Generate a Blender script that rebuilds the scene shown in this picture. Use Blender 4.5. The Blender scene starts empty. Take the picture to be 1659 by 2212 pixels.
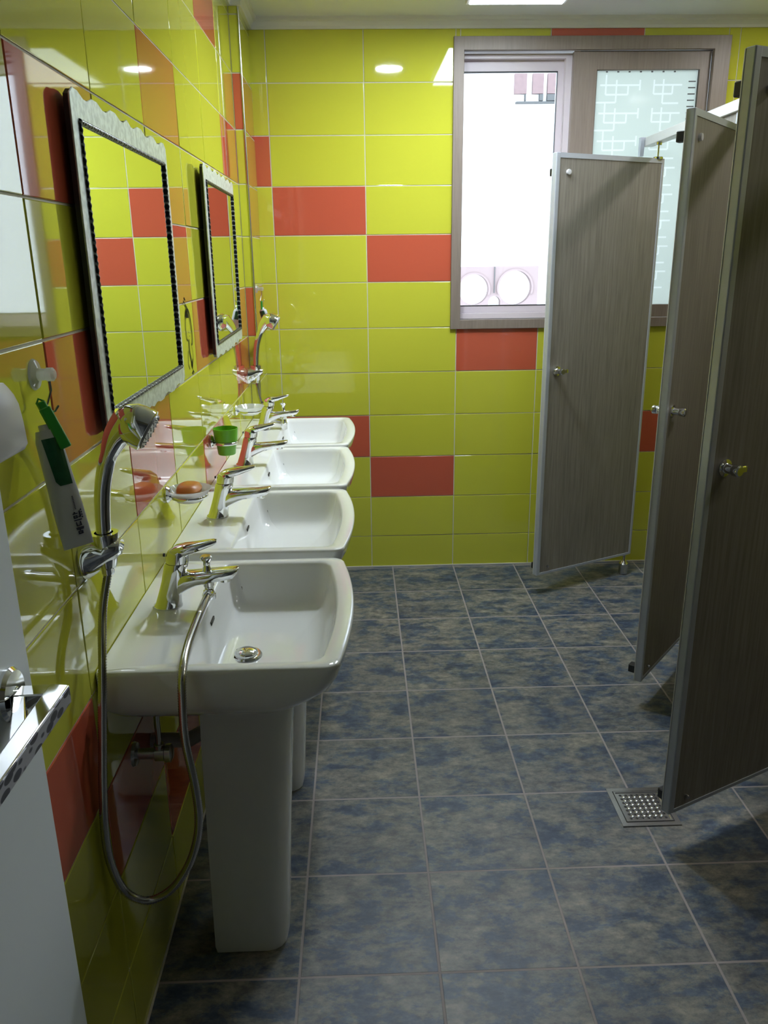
import bpy, bmesh, math, random
from mathutils import Vector, Matrix, Euler
from math import sin, cos, pi, radians as R
random.seed(7)
D = bpy.data
SC = bpy.context.scene
COL = SC.collection

# ------------------------------------------------------------------ camera, world, exposure
cd = D.cameras.new('camera'); cam = D.objects.new('camera', cd); COL.objects.link(cam)
cam.location = (-0.1459, -3.7059, 1.4623)
cam.rotation_euler = Euler((1.263038, 0.0116368, -0.0323876), 'XYZ')
cd.sensor_fit = 'HORIZONTAL'; cd.sensor_width = 36.0; cd.lens = 36.0 * 1728.5 / 1659.0
cd.clip_start = 0.02
SC.camera = cam
SC.view_settings.view_transform = 'Standard'; SC.view_settings.look = 'None'
SC.view_settings.exposure = 1.33; SC.view_settings.gamma = 1.0; SC.view_settings.use_curve_mapping = False
SKY = 2.3; DOWNLIGHT = 165.0; STALL_LIGHT = 52.0; PANEL_LIGHT = 6.4
w = D.worlds.new('overcast_sky'); SC.world = w; w.use_nodes = True
bg = w.node_tree.nodes['Background']; bg.inputs[0].default_value = (0.74, 0.87, 1.0, 1); bg.inputs[1].default_value = SKY
for nm, loc, sx, sz in (('window_daylight_portal', (0.845, 0.24, 1.73), 1.15, 1.15),):
    l = D.lights.new(nm, 'AREA'); l.shape = 'RECTANGLE'; l.size = sx; l.size_y = sz; l.cycles.is_portal = True
    o = D.objects.new(nm, l); o.location = loc; o.rotation_euler = (R(-90), 0, 0); COL.objects.link(o)
    o['kind'] = 'structure'

CEIL = 2.39; XL = -0.603; XR = 2.30; YN = -3.655; YC = -5.4

# ------------------------------------------------------------------ materials
def new_mat(name):
    m = D.materials.new(name); m.use_nodes = True
    nt = m.node_tree; return m, nt, nt.nodes['Principled BSDF']
def mat(name, col, rough=0.5, metal=0.0, ior=1.5, coat=0.0, noise=0.0, nscale=20, bump=0.0, bscale=60, emit=None, es=0.0):
    m, nt, b = new_mat(name)
    b.inputs['Base Color'].default_value = (*col, 1)
    b.inputs['Roughness'].default_value = rough; b.inputs['Metallic'].default_value = metal; b.inputs['IOR'].default_value = ior
    b.inputs['Coat Weight'].default_value = coat; b.inputs['Coat Roughness'].default_value = 0.03
    if emit: b.inputs['Emission Color'].default_value = (*emit, 1); b.inputs['Emission Strength'].default_value = es
    if noise or bump:
        tc = nt.nodes.new('ShaderNodeTexCoord')
    if noise:
        n = nt.nodes.new('ShaderNodeTexNoise'); n.inputs['Scale'].default_value = nscale; n.inputs['Detail'].default_value = 4
        nt.links.new(tc.outputs['Object'], n.inputs['Vector'])
        mx = nt.nodes.new('ShaderNodeMix'); mx.data_type = 'RGBA'
        mx.inputs['A'].default_value = (*[c * (1 - noise) for c in col], 1); mx.inputs['B'].default_value = (*[min(1, c * (1 + noise)) for c in col], 1)
        nt.links.new(n.outputs['Fac'], mx.inputs['Factor']); nt.links.new(mx.outputs['Result'], b.inputs['Base Color'])
    if bump:
        n2 = nt.nodes.new('ShaderNodeTexNoise'); n2.inputs['Scale'].default_value = bscale; n2.inputs['Detail'].default_value = 3
        nt.links.new(tc.outputs['Object'], n2.inputs['Vector'])
        bp = nt.nodes.new('ShaderNodeBump'); bp.inputs['Strength'].default_value = bump; bp.inputs['Distance'].default_value = 0.002
        nt.links.new(n2.outputs['Fac'], bp.inputs['Height']); nt.links.new(bp.outputs['Normal'], b.inputs['Normal'])
    return m

M = {}
M['yellow'] = mat('glazed_tile_lime', (0.565, 0.572, 0.050), 0.04, noise=0.035, nscale=2.5, bump=0.03, bscale=5, coat=0.7)
M['red'] = mat('glazed_tile_red', (0.54, 0.105, 0.055), 0.04, noise=0.035, nscale=2.5, bump=0.03, bscale=5, coat=0.7)
M['grout'] = mat('wall_grout', (0.62, 0.60, 0.50), 0.8, noise=0.06, nscale=60)
M['ceil'] = mat('ceiling_panel', (0.80, 0.83, 0.88), 0.22, noise=0.02, nscale=3)
M['crown'] = mat('ceiling_moulding', (0.74, 0.74, 0.72), 0.35, noise=0.02, nscale=9)
M['paint'] = mat('low_bounce_dark_paint', (0.16, 0.155, 0.14), 0.6, noise=0.03, nscale=4)  # invented dark tone for unseen walls, keeps bounced light low
M['leaf'] = mat('door_leaf_paint', (0.82, 0.88, 0.92), 0.3, noise=0.03, nscale=3, bump=0.05, bscale=150)
M['porcelain'] = mat('porcelain', (0.80, 0.81, 0.80), 0.07, noise=0.012, nscale=5, coat=0.4)
M['chrome'] = mat('chrome', (0.80, 0.81, 0.83), 0.06, 1.0, noise=0.02, nscale=30)
M['steel'] = mat('brushed_steel', (0.55, 0.55, 0.56), 0.25, 1.0, noise=0.06, nscale=90)
M['hose'] = mat('hose_steel', (0.50, 0.49, 0.46), 0.22, 1.0, noise=0.05, nscale=90)
M['dark'] = mat('dark_gap', (0.01, 0.01, 0.01), 0.5, noise=0.1)
M['black'] = mat('black_rubber', (0.015, 0.015, 0.017), 0.4, noise=0.1)
M['alu'] = mat('anodised_aluminium', (0.50, 0.53, 0.60), 0.35, 0.35, noise=0.05, nscale=60)
M['alu_white'] = mat('pale_aluminium', (0.66, 0.66, 0.64), 0.35, 0.2, noise=0.03, nscale=40)
M['winwhite'] = mat('window_inner_frame', (0.70, 0.62, 0.66), 0.35, noise=0.04, nscale=12)
M['white_plastic'] = mat('white_plastic', (0.62, 0.62, 0.64), 0.3, noise=0.02)
M['grey_plastic'] = mat('grey_plastic', (0.36, 0.36, 0.38), 0.28, noise=0.02)
M['green_plastic'] = mat('green_plastic', (0.035, 0.30, 0.04), 0.25, noise=0.05)
M['cup_green'] = mat('cup_green', (0.13, 0.42, 0.015), 0.3, noise=0.04)
M['tube'] = mat('toothpaste_tube', (0.52, 0.54, 0.56), 0.3, noise=0.03)
M['tube_green'] = mat('tube_print_green', (0.008, 0.085, 0.035), 0.3, noise=0.5, nscale=70)
M['ink'] = mat('navy_ink', (0.015, 0.02, 0.06), 0.4, noise=0.05)
M['sticker_ink'] = mat('sticker_ink', (0.03, 0.03, 0.008), 0.7, ior=1.15, noise=0.05)
M['soap'] = mat('amber_soap', (0.55, 0.20, 0.035), 0.35, noise=0.15, nscale=25)
M['bld'] = mat('outside_white_wall', (0.86, 0.85, 0.84), 0.8, noise=0.02, nscale=2)
M['bldpink'] = mat('outside_pink_wall', (0.300, 0.225, 0.222), 0.8, noise=0.05, nscale=4)
M['bldbrick'] = mat('outside_brick', (0.215, 0.145, 0.145), 0.8, noise=0.2, nscale=25)
M['bldgrey'] = mat('outside_grey', (0.10, 0.10, 0.10), 0.8, noise=0.05, nscale=4)
M['ground'] = mat('outside_paving', (0.25, 0.25, 0.24), 0.9, noise=0.1, nscale=3)

def nlink(nt, a, b): nt.links.new(a, b)
def nmath(nt, op, a, b=None, v=None):
    n = nt.nodes.new('ShaderNodeMath'); n.operation = op
    if hasattr(a, 'links') or hasattr(a, 'is_linked'): nt.links.new(a, n.inputs[0])
    else: n.inputs[0].default_value = a
    if b is not None:
        if hasattr(b, 'is_linked'): nt.links.new(b, n.inputs[1])
        else: n.inputs[1].default_value = b
    return n.outputs[0]
def ramp(nt, fac, stops):
    r = nt.nodes.new('ShaderNodeValToRGB'); e = r.color_ramp.elements
    while len(e) < len(stops): e.new(0.5)
    for i, (p, c) in enumerate(stops): e[i].position = p; e[i].color = (*c, 1)
    nt.links.new(fac, r.inputs[0]); return r.outputs[0]
def mixc(nt, f, a, b, blend='MIX'):
    mx = nt.nodes.new('ShaderNodeMix'); mx.data_type = 'RGBA'; mx.blend_type = blend
    for s, k in ((f, 'Factor'), (a, 'A'), (b, 'B')):
        if hasattr(s, 'is_linked'): nt.links.new(s, mx.inputs[k])
        else: mx.inputs[k].default_value = s if k == 'Factor' else (*s, 1)
    return mx.outputs['Result']

# floor: mottled slate-look ceramic in 30 cm squares, pinkish grout
def floor_mat():
    m, nt, b = new_mat('slate_floor_tile')
    tc = nt.nodes.new('ShaderNodeTexCoord'); sp = nt.nodes.new('ShaderNodeSeparateXYZ'); nlink(nt, tc.outputs['Object'], sp.inputs[0])
    u = nmath(nt, 'DIVIDE', sp.outputs[0], 0.30); v = nmath(nt, 'DIVIDE', nmath(nt, 'ADD', sp.outputs[1], 0.3176), 0.2938)
    fu = nmath(nt, 'FRACT', u); fv = nmath(nt, 'FRACT', v)
    du = nmath(nt, 'MINIMUM', fu, nmath(nt, 'SUBTRACT', 1.0, fu)); dv = nmath(nt, 'MINIMUM', fv, nmath(nt, 'SUBTRACT', 1.0, fv))
    dd = nmath(nt, 'MINIMUM', du, dv)
    mr = nt.nodes.new('ShaderNodeMapRange'); mr.inputs['From Min'].default_value = 0.0075; mr.inputs['From Max'].default_value = 0.012
    nlink(nt, dd, mr.inputs['Value']); tile = mr.outputs['Result']
    cb = nt.nodes.new('ShaderNodeCombineXYZ'); nlink(nt, nmath(nt, 'FLOOR', u), cb.inputs[0]); nlink(nt, nmath(nt, 'FLOOR', v), cb.inputs[1])
    wn = nt.nodes.new('ShaderNodeTexWhiteNoise'); wn.noise_dimensions = '2D'; nlink(nt, cb.outputs[0], wn.inputs['Vector'])
    vm = nt.nodes.new('ShaderNodeVectorMath'); vm.operation = 'SCALE'; nlink(nt, wn.outputs['Color'], vm.inputs[0]); vm.inputs['Scale'].default_value = 11.0
    va = nt.nodes.new('ShaderNodeVectorMath'); va.operation = 'ADD'; nlink(nt, tc.outputs['Object'], va.inputs[0]); nlink(nt, vm.outputs[0], va.inputs[1])
    mp = nt.nodes.new('ShaderNodeMapping'); mp.inputs['Scale'].default_value = (0.75, 1.25, 1); nlink(nt, va.outputs[0], mp.inputs[0])
    def noise(sc, det, ro=0.55, dist=0.0):
        n = nt.nodes.new('ShaderNodeTexNoise'); n.inputs['Scale'].default_value = sc; n.inputs['Detail'].default_value = det
        n.inputs['Roughness'].default_value = ro; n.inputs['Distortion'].default_value = dist
        nlink(nt, mp.outputs[0], n.inputs['Vector']); return n.outputs['Fac']
    a = noise(12.5, 9, 0.72, 0.2); c = noise(34, 7, 0.75); f = noise(120, 3, 0.6); sm = noise(4.0, 3)
    base = ramp(nt, a, [(0.36, (0.040, 0.062, 0.112)), (0.45, (0.072, 0.098, 0.140)), (0.50, (0.140, 0.145, 0.142)), (0.64, (0.235, 0.218, 0.185))])
    base = mixc(nt, 0.85, base, ramp(nt, c, [(0.36, (0.40, 0.42, 0.50)), (0.56, (1.0, 1.0, 0.98)), (0.70, (1.45, 1.42, 1.30))]), 'MULTIPLY')
    base = mixc(nt, 0.45, base, ramp(nt, sm, [(0.35, (0.55, 0.58, 0.68)), (0.65, (1.25, 1.22, 1.15))]), 'MULTIPLY')
    base = mixc(nt, 0.7, base, ramp(nt, f, [(0.27, (0.25, 0.25, 0.27)), (0.33, (0.9, 0.9, 0.9)), (0.7, (1.1, 1.1, 1.1))]), 'MULTIPLY')
    col = mixc(nt, tile, (0.30, 0.265, 0.26), base)
    nlink(nt, col, b.inputs['Base Color'])
    ro = nt.nodes.new('ShaderNodeMapRange'); ro.inputs['To Min'].default_value = 0.8; ro.inputs['To Max'].default_value = 0.46; nlink(nt, tile, ro.inputs['Value'])
    nlink(nt, ro.outputs['Result'], b.inputs['Roughness'])
    h = nmath(nt, 'ADD', nmath(nt, 'MULTIPLY', tile, 1.0), nmath(nt, 'MULTIPLY', c, 0.5))
    bp = nt.nodes.new('ShaderNodeBump'); bp.inputs['Strength'].default_value = 0.45; bp.inputs['Distance'].default_value = 0.002
    nlink(nt, h, bp.inputs['Height']); nlink(nt, bp.outputs['Normal'], b.inputs['Normal'])
    return m
M['floor'] = floor_mat()

# woodgrain laminate; grain runs along local z
def grain(name, cols, sc=(55, 55, 2.2), rough=0.45, coarse=(9, 9, 0.8)):
    m, nt, b = new_mat(name)
    tc = nt.nodes.new('ShaderNodeTexCoord')
    def nz(s, det):
        mp = nt.nodes.new('ShaderNodeMapping'); mp.inputs['Scale'].default_value = s; nlink(nt, tc.outputs['Object'], mp.inputs[0])
        n = nt.nodes.new('ShaderNodeTexNoise'); n.inputs['Scale'].default_value = 2.0; n.inputs['Detail'].default_value = det; n.inputs['Roughness'].default_value = 0.65
        nlink(nt, mp.outputs[0], n.inputs['Vector']); return n.outputs['Fac']
    c = ramp(nt, nz(sc, 6), [(0.34, cols[0]), (0.5, cols[1]), (0.68, cols[2])])
    c = mixc(nt, 0.5, c, ramp(nt, nz(coarse, 4), [(0.35, (0.85, 0.85, 0.85)), (0.65, (1.1, 1.09, 1.06))]), 'MULTIPLY')
    nlink(nt, c, b.inputs['Base Color']); b.inputs['Roughness'].default_value = rough
    return m
M['laminate'] = grain('stall_laminate', [(0.185, 0.166, 0.140), (0.235, 0.214, 0.182), (0.285, 0.262, 0.226)])
M['winbrown'] = grain('window_frame_taupe', [(0.225, 0.178, 0.148), (0.25, 0.20, 0.168), (0.275, 0.222, 0.19)], sc=(80, 80, 4), rough=0.4)

def metal_frosted():
    m, nt, b = new_mat('frosted_silver_glass')
    b.inputs['Base Color'].default_value = (0.66, 0.72, 0.70, 1); b.inputs['Metallic'].default_value = 0.4; b.inputs['Roughness'].default_value = 0.38
    tc = nt.nodes.new('ShaderNodeTexCoord')
    v = nt.nodes.new('ShaderNodeTexVoronoi'); v.inputs['Scale'].default_value = 260; nlink(nt, tc.outputs['Object'], v.inputs['Vector'])
    n = nt.nodes.new('ShaderNodeTexNoise'); n.inputs['Scale'].default_value = 70; n.inputs['Detail'].default_value = 4; nlink(nt, tc.outputs['Object'], n.inputs['Vector'])
    c = mixc(nt, 0.5, (0.62, 0.68, 0.66), ramp(nt, n.outputs['Fac'], [(0.4, (0.45, 0.50, 0.48)), (0.6, (0.85, 0.92, 0.90))]))
    nlink(nt, c, b.inputs['Base Color'])
    bp = nt.nodes.new('ShaderNodeBump'); bp.inputs['Strength'].default_value = 0.2; bp.inputs['Distance'].default_value = 0.0006
    nlink(nt, v.outputs['Distance'], bp.inputs['Height']); nlink(nt, bp.outputs['Normal'], b.inputs['Normal'])
    return m
M['frost'] = metal_frosted()
M['mirror'] = mat('mirror_glass', (0.86, 0.95, 0.90), 0.0, 1.0, noise=0.003)
def spot_metal():
    m, nt, b = new_mat('leaf_pattern_inlay')
    tc = nt.nodes.new('ShaderNodeTexCoord'); mp = nt.nodes.new('ShaderNodeMapping'); mp.inputs['Scale'].default_value = (1, 0.7, 1.5); mp.inputs['Rotation'].default_value = (0.6, 0, 0)
    nlink(nt, tc.outputs['Object'], mp.inputs[0])
    v = nt.nodes.new('ShaderNodeTexVoronoi'); v.inputs['Scale'].default_value = 62; v.inputs['Randomness'].default_value = 0.6; nlink(nt, mp.outputs[0], v.inputs['Vector'])
    c = ramp(nt, v.outputs['Distance'], [(0.0, (0.10, 0.10, 0.12)), (0.42, (0.12, 0.12, 0.15)), (0.47, (0.62, 0.62, 0.68))])
    nlink(nt, c, b.inputs['Base Color']); b.inputs['Metallic'].default_value = 0.5; b.inputs['Roughness'].default_value = 0.3
    return m
M['inlay'] = spot_metal()
def rope_mat():
    m, nt, b = new_mat('beaded_trim')
    tc = nt.nodes.new('ShaderNodeTexCoord')
    sp = nt.nodes.new('ShaderNodeSeparateXYZ'); nlink(nt, tc.outputs['Object'], sp.inputs[0])
    s = nmath(nt, 'SINE', nmath(nt, 'MULTIPLY', nmath(nt, 'ADD', sp.outputs[1], sp.outputs[2]), 380.0))
    c = ramp(nt, nmath(nt, 'MULTIPLY', nmath(nt, 'ADD', s, 1.0), 0.5), [(0.80, (0.006, 0.006, 0.010)), (0.93, (0.25, 0.27, 0.26))])
    nlink(nt, c, b.inputs['Base Color']); b.inputs['Metallic'].default_value = 0.4; b.inputs['Roughness'].default_value = 0.3
    return m
M['rope'] = rope_mat()
def clear_glass(name, tint, gl=0.12):
    m = D.materials.new(name); m.use_nodes = True; nt = m.node_tree; nt.nodes.clear()
    o = nt.nodes.new('ShaderNodeOutputMaterial'); t = nt.nodes.new('ShaderNodeBsdfTransparent'); t.inputs[0].default_value = (*tint, 1)
    g = nt.nodes.new('ShaderNodeBsdfGlossy'); g.inputs['Roughness'].default_value = 0.02
    f = nt.nodes.new('ShaderNodeFresnel'); f.inputs[0].default_value = 1.45
    mx = nt.nodes.new('ShaderNodeMixShader'); nlink(nt, f.outputs[0], mx.inputs[0]); nlink(nt, t.outputs[0], mx.inputs[1]); nlink(nt, g.outputs[0], mx.inputs[2]); nlink(nt, mx.outputs[0], o.inputs[0])
    return m
M['glass'] = clear_glass('clear_pane', (0.97, 0.98, 0.98))
def frosted(name, col, tr, gloss=0.01):
    m = D.materials.new(name); m.use_nodes = True; nt = m.node_tree; nt.nodes.clear()
    o = nt.nodes.new('ShaderNodeOutputMaterial'); t = nt.nodes.new('ShaderNodeBsdfTranslucent'); t.inputs[0].default_value = (*col, 1)
    d = nt.nodes.new('ShaderNodeBsdfDiffuse'); d.inputs[0].default_value = (*col, 1)
    g = nt.nodes.new('ShaderNodeBsdfGlossy'); g.inputs['Roughness'].default_value = 0.1
    tp = nt.nodes.new('ShaderNodeBsdfTransparent'); tp.inputs[0].default_value = (*col, 1)
    m1 = nt.nodes.new('ShaderNodeMixShader'); m1.inputs[0].default_value = 0.25; nlink(nt, t.outputs[0], m1.inputs[1]); nlink(nt, d.outputs[0], m1.inputs[2])
    m2 = nt.nodes.new('ShaderNodeMixShader'); m2.inputs[0].default_value = tr; nlink(nt, m1.outputs[0], m2.inputs[1]); nlink(nt, tp.outputs[0], m2.inputs[2])
    m3 = nt.nodes.new('ShaderNodeMixShader'); m3.inputs[0].default_value = gloss * 0.5; nlink(nt, m2.outputs[0], m3.inputs[1]); nlink(nt, g.outputs[0], m3.inputs[2])
    nlink(nt, m3.outputs[0], o.inputs[0]); return m
M['frostpane'] = frosted('frosted_pane', (0.60, 0.655, 0.585), 0.0)
M['lattice'] = frosted('lattice_film', (0.76, 0.80, 0.75), 0.0)
M['dish'] = frosted('milky_glass', (0.86, 0.88, 0.88), 0.40, 0.3)
M['lamp'] = mat('lamp_diffuser', (0.9, 0.9, 0.9), 0.5, noise=0.01, emit=(0.83, 0.92, 1.0), es=DOWNLIGHT)
M['lamp2'] = mat('stall_lamp_diffuser', (0.9, 0.9, 0.9), 0.5, noise=0.01, emit=(1.0, 0.97, 0.96), es=STALL_LIGHT)
M['lamp3'] = mat('dim_stall_lamp_diffuser', (0.9, 0.9, 0.9), 0.5, noise=0.01, emit=(1.0, 0.97, 0.93), es=STALL_LIGHT * 0.35)
M['panel'] = mat('ceiling_panel_lamp', (0.9, 0.9, 0.9), 0.5, noise=0.01, emit=(0.80, 0.91, 1.0), es=PANEL_LIGHT)

# ------------------------------------------------------------------ mesh helpers
class MB:
    def __init__(s): s.v = []; s.f = []; s.m = []; s.sm = []
    def add(s, vs, fs, mi=0, smooth=False):
        o = len(s.v); s.v += [tuple(v) for v in vs]
        for f in fs: s.f.append([i + o for i in f]); s.m.append(mi); s.sm.append(smooth)
    def box(s, a, b, mi=0, mtx=None):
        x0, y0, z0 = a; x1, y1, z1 = b
        vs = [(x0, y0, z0), (x1, y0, z0), (x1, y1, z0), (x0, y1, z0), (x0, y0, z1), (x1, y0, z1), (x1, y1, z1), (x0, y1, z1)]
        if mtx: vs = [tuple(mtx @ Vector(v)) for v in vs]
        s.add(vs, [(0, 3, 2, 1), (4, 5, 6, 7), (0, 1, 5, 4), (1, 2, 6, 5), (2, 3, 7, 6), (3, 0, 4, 7)], mi)
    def bbox(s, a, b, r=0.003, mi=0, axis=2, seg=4):
        # box with rounded edges around `axis`, plus small chamfer at the ends
        ax = axis; u, v = [(1, 2), (2, 0), (0, 1)][ax]
        cu, cv = (a[u] + b[u]) / 2, (a[v] + b[v]) / 2; hu, hv = (b[u] - a[u]) / 2, (b[v] - a[v]) / 2; r = min(r, hu * .999, hv * .999)
        c = min(r * 0.5, (b[ax] - a[ax]) * 0.3)
        rings = []
        for w_, k in ((a[ax], c), (a[ax] + c, 0), (b[ax] - c, 0), (b[ax], c)):
            ring = []
            for q, (su, sv) in enumerate(((1, 1), (-1, 1), (-1, -1), (1, -1))):
                for i in range(seg + 1):
                    t = (q + i / seg) * pi / 2; rr = r
                    pu = cu + su * (hu - r) + (rr - k) * cos(t) ; pv = cv + sv * (hv - r) + (rr - k) * sin(t)
                    p = [0, 0, 0]; p[ax] = w_; p[u] = pu; p[v] = pv; ring.append(p)
            rings.append(ring)
        s.loft(rings, mi, smooth=False)
    def loft(s, rings, mi=0, closed=True, caps=(True, True), smooth=True):
        n = len(rings[0]); vs = [p for r in rings for p in r]; fs = []
        for i in range(len(rings) - 1):
            for j in range(n if closed else n - 1):
                k = (j + 1) % n; fs.append((i * n + j, i * n + k, (i + 1) * n + k, (i + 1) * n + j))
        s.add(vs, fs, mi, smooth)
        if closed and caps[0]: s.add(rings[0], [tuple(reversed(range(n)))], mi, False)
        if closed and caps[1]: s.add(rings[-1], [tuple(range(n))], mi, False)
    def lathe(s, prof, c=(0, 0, 0), axis=(0, 0, 1), n=32, mi=0, smooth=True, caps=(True, True)):
        q = Vector((0, 0, 1)).rotation_difference(Vector(axis).normalized()).to_matrix(); c = Vector(c)
        rings = [[tuple(c + q @ Vector((r * cos(2 * pi * j / n), r * sin(2 * pi * j / n), h))) for j in range(n)] for r, h in prof]
        s.loft(rings, mi, True, caps, smooth)
    def cyl(s, c, r, h, axis=(0, 0, 1), n=28, mi=0, bev=None):
        b = bev if bev is not None else min(r, h) * 0.12
        s.lathe([(r - b, 0), (r, b), (r, h - b), (r - b, h)], c, axis, n, mi)
    def tube(s, pts, rad, n=12, mi=0, caps=(True, True), smooth=True, flat=None):
        pts = [Vector(p) for p in pts]; N = len(pts)
        T = [(pts[min(i + 1, N - 1)] - pts[max(i - 1, 0)]).normalized() for i in range(N)]
        up = Vector((0, 1, 0)) if abs(T[0].y) < 0.9 else Vector((0, 0, 1))
        u = (up - T[0] * up.dot(T[0])).normalized(); rings = []
        for i in range(N):
            u = (u - T[i] * u.dot(T[i])).normalized(); v = T[i].cross(u)
            r = rad[i] if isinstance(rad, (list, tuple)) else rad
            ru, rv = r if isinstance(r, (list, tuple)) else (r, r)
            rings.append([tuple(pts[i] + u * (ru * cos(2 * pi * j / n)) + v * (rv * sin(2 * pi * j / n))) for j in range(n)])
        s.loft(rings, mi, True, caps, smooth)
    def sphere(s, c, r, mi=0, n=20, sc=(1, 1, 1)):
        rings = []
        for i in range(1, 12):
            t = pi * i / 12; rings.append([(c[0] + sc[0] * r * sin(t) * cos(2 * pi * j / n), c[1] + sc[1] * r * sin(t) * sin(2 * pi * j / n), c[2] - sc[2] * r * cos(t)) for j in range(n)])
        s.loft(rings, mi)
    def prism(s, poly, axis, a, b, mi=0, smooth=False):
        def P(p, w_):
            q = [0, 0, 0]; u, v = [(1, 2), (0, 2), (0, 1)][axis]; q[axis] = w_; q[u] = p[0]; q[v] = p[1]; return q
        s.loft([[P(p, a) for p in poly], [P(p, b) for p in poly]], mi, smooth=smooth)
    def build(s, name, mats, parent=None, loc=None, recalc=True, bevel=0.0, subsurf=0, angle=40):
        me = D.meshes.new(name); me.from_pydata(s.v, [], s.f)
        mats = mats if isinstance(mats, (list, tuple)) else [mats]
        for k in mats: me.materials.append(M[k] if isinstance(k, str) else k)
        for p, mi, sm in zip(me.polygons, s.m, s.sm): p.material_index = mi; p.use_smooth = sm
        if recalc:
            bm = bmesh.new(); bm.from_mesh(me); bmesh.ops.remove_doubles(bm, verts=bm.verts, dist=1e-5)
            bmesh.ops.recalc_face_normals(bm, faces=bm.faces); bm.to_mesh(me); bm.free()
        me.update()
        o = D.objects.new(name, me); COL.objects.link(o)
        if parent: o.parent = parent
        if loc: o.location = loc
        if bevel:
            b = o.modifiers.new('bevel', 'BEVEL'); b.width = bevel; b.segments = 3; b.limit_method = 'ANGLE'; b.angle_limit = R(35)
        if subsurf:
            b = o.modifiers.new('smooth', 'SUBSURF'); b.levels = subsurf; b.render_levels = subsurf
        if any(s.sm) or bevel:
            for p in me.polygons: p.use_smooth = True
            try: me.set_sharp_from_angle(angle=R(angle))
            except Exception: pass
        return o
def thing(name, label, cat, loc=(0, 0, 0), rz=0, group=None):
    o = D.objects.new(name, None); COL.objects.link(o); o.location = loc; o.rotation_euler = (0, 0, rz); o.empty_display_size = 0.05
    o['label'] = label; o['category'] = cat
    if group: o['group'] = group
    return o
def tag(o, label, cat, group=None):
    o['label'] = label; o['category'] = cat
    if group: o['group'] = group
    return o
def struct(o): o['kind'] = 'structure'; return o
def dup(root, loc, label, rz=None):
    r = root.copy(); COL.objects.link(r); r.location = loc
    if rz is not None: r.rotation_euler = (0, 0, rz)
    r['label'] = label
    for ch in list(root.children):
        c = ch.copy(); COL.objects.link(c); c.parent = r
        for g in list(ch.children):
            d = g.copy(); COL.objects.link(d); d.parent = c
    return r
def spline(pts, n):
    # Catmull-Rom resample
    P = [Vector(p) for p in pts]; P = [P[0] * 2 - P[1]] + P + [P[-1] * 2 - P[-2]]; dense = []
    for i in range(1, len(P) - 2):
        for k in range(24):
            t = k / 24; a, b, c, d = P[i - 1], P[i], P[i + 1], P[i + 2]
            dense.append(0.5 * ((2 * b) + (c - a) * t + (2 * a - 5 * b + 4 * c - d) * t * t + (3 * b - a - 3 * c + d) * t ** 3))
    dense.append(P[-2]); L = [0]
    for i in range(1, len(dense)): L.append(L[-1] + (dense[i] - dense[i - 1]).length)
    out = []; j = 0
    for k in range(n + 1):
        s = L[-1] * k / n
        while j < len(L) - 2 and L[j + 1] < s: j += 1
        t = (s - L[j]) / max(1e-9, L[j + 1] - L[j]); out.append(dense[j].lerp(dense[j + 1], min(1, t)))
    return out, L[-1]

# ------------------------------------------------------------------ tiled walls
GAP = 0.0042
def tile_faces(mb, us, vs, red, plane, hole=None, clip=None):
    """plane(u,v,d) -> xyz with d = distance proud of the grout; us/vs joint positions"""
    def rects(r):
        if not hole: return [r]
        a, b, c, d = r; A, B, C_, D_ = hole
        if b <= A or a >= B or d <= C_ or c >= D_: return [r]
        out = []
        if a < A: out.append((a, A, c, d))
        if b > B: out.append((B, b, c, d))
        a2, b2 = max(a, A), min(b, B)
        if c < C_: out.append((a2, b2, c, C_))
        if d > D_: out.append((a2, b2, D_, d))
        return out
    for i in range(len(us) - 1):
        for j in range(len(vs) - 1):
            mi = 2 if (i, j) in red else 1
            for a, b, c, d in rects((us[i], us[i + 1], vs[j], vs[j + 1])):
                g = GAP / 2; a += g; b -= g; c += g; d -= g
                if b - a < 0.008 or d - c < 0.008: continue
                h = 0.0022; e = 0.0012
                tu, tv = random.uniform(-1, 1) * 0.0007, random.uniform(-1, 1) * 0.0005
                o = [(a, c), (b, c), (b, d), (a, d)]; n = [(a + e, c + e), (b - e, c + e), (b - e, d - e), (a + e, d - e)]
                sg = [(-1, -1), (1, -1), (1, 1), (-1, 1)]
                vv = [plane(p[0], p[1], 0) for p in o] + [plane(p[0], p[1], h * 0.75) for p in o] + [plane(p[0], p[1], h + tu * s[0] * (b - a) / 0.4 + tv * s[1] * (d - c) / 0.2) for p, s in zip(n, sg)]
                fs = []
                for k in range(4):
                    k2 = (k + 1) % 4; fs.append((k, k2, 4 + k2, 4 + k)); fs.append((4 + k, 4 + k2, 8 + k2, 8 + k))
                fs.append((8, 9, 10, 11)); mb.add(vv, fs, mi)
def arange(a, step, lo, hi):
    k = math.floor((lo - a) / step); out = []
    x = a + k * step
    while x < hi + step: out.append(x); x += step
    out = [o for o in out if lo < o < hi]
    return [lo] + out + [hi]
def finish_wall(mb, name):
    o = mb.build(name, ['grout', 'yellow', 'red'], recalc=False); 
    bm = bmesh.new(); bm.from_mesh(o.data); bmesh.ops.recalc_face_normals(bm, faces=bm.faces); bm.to_mesh(o.data); bm.free()
    return struct(o)

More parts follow.
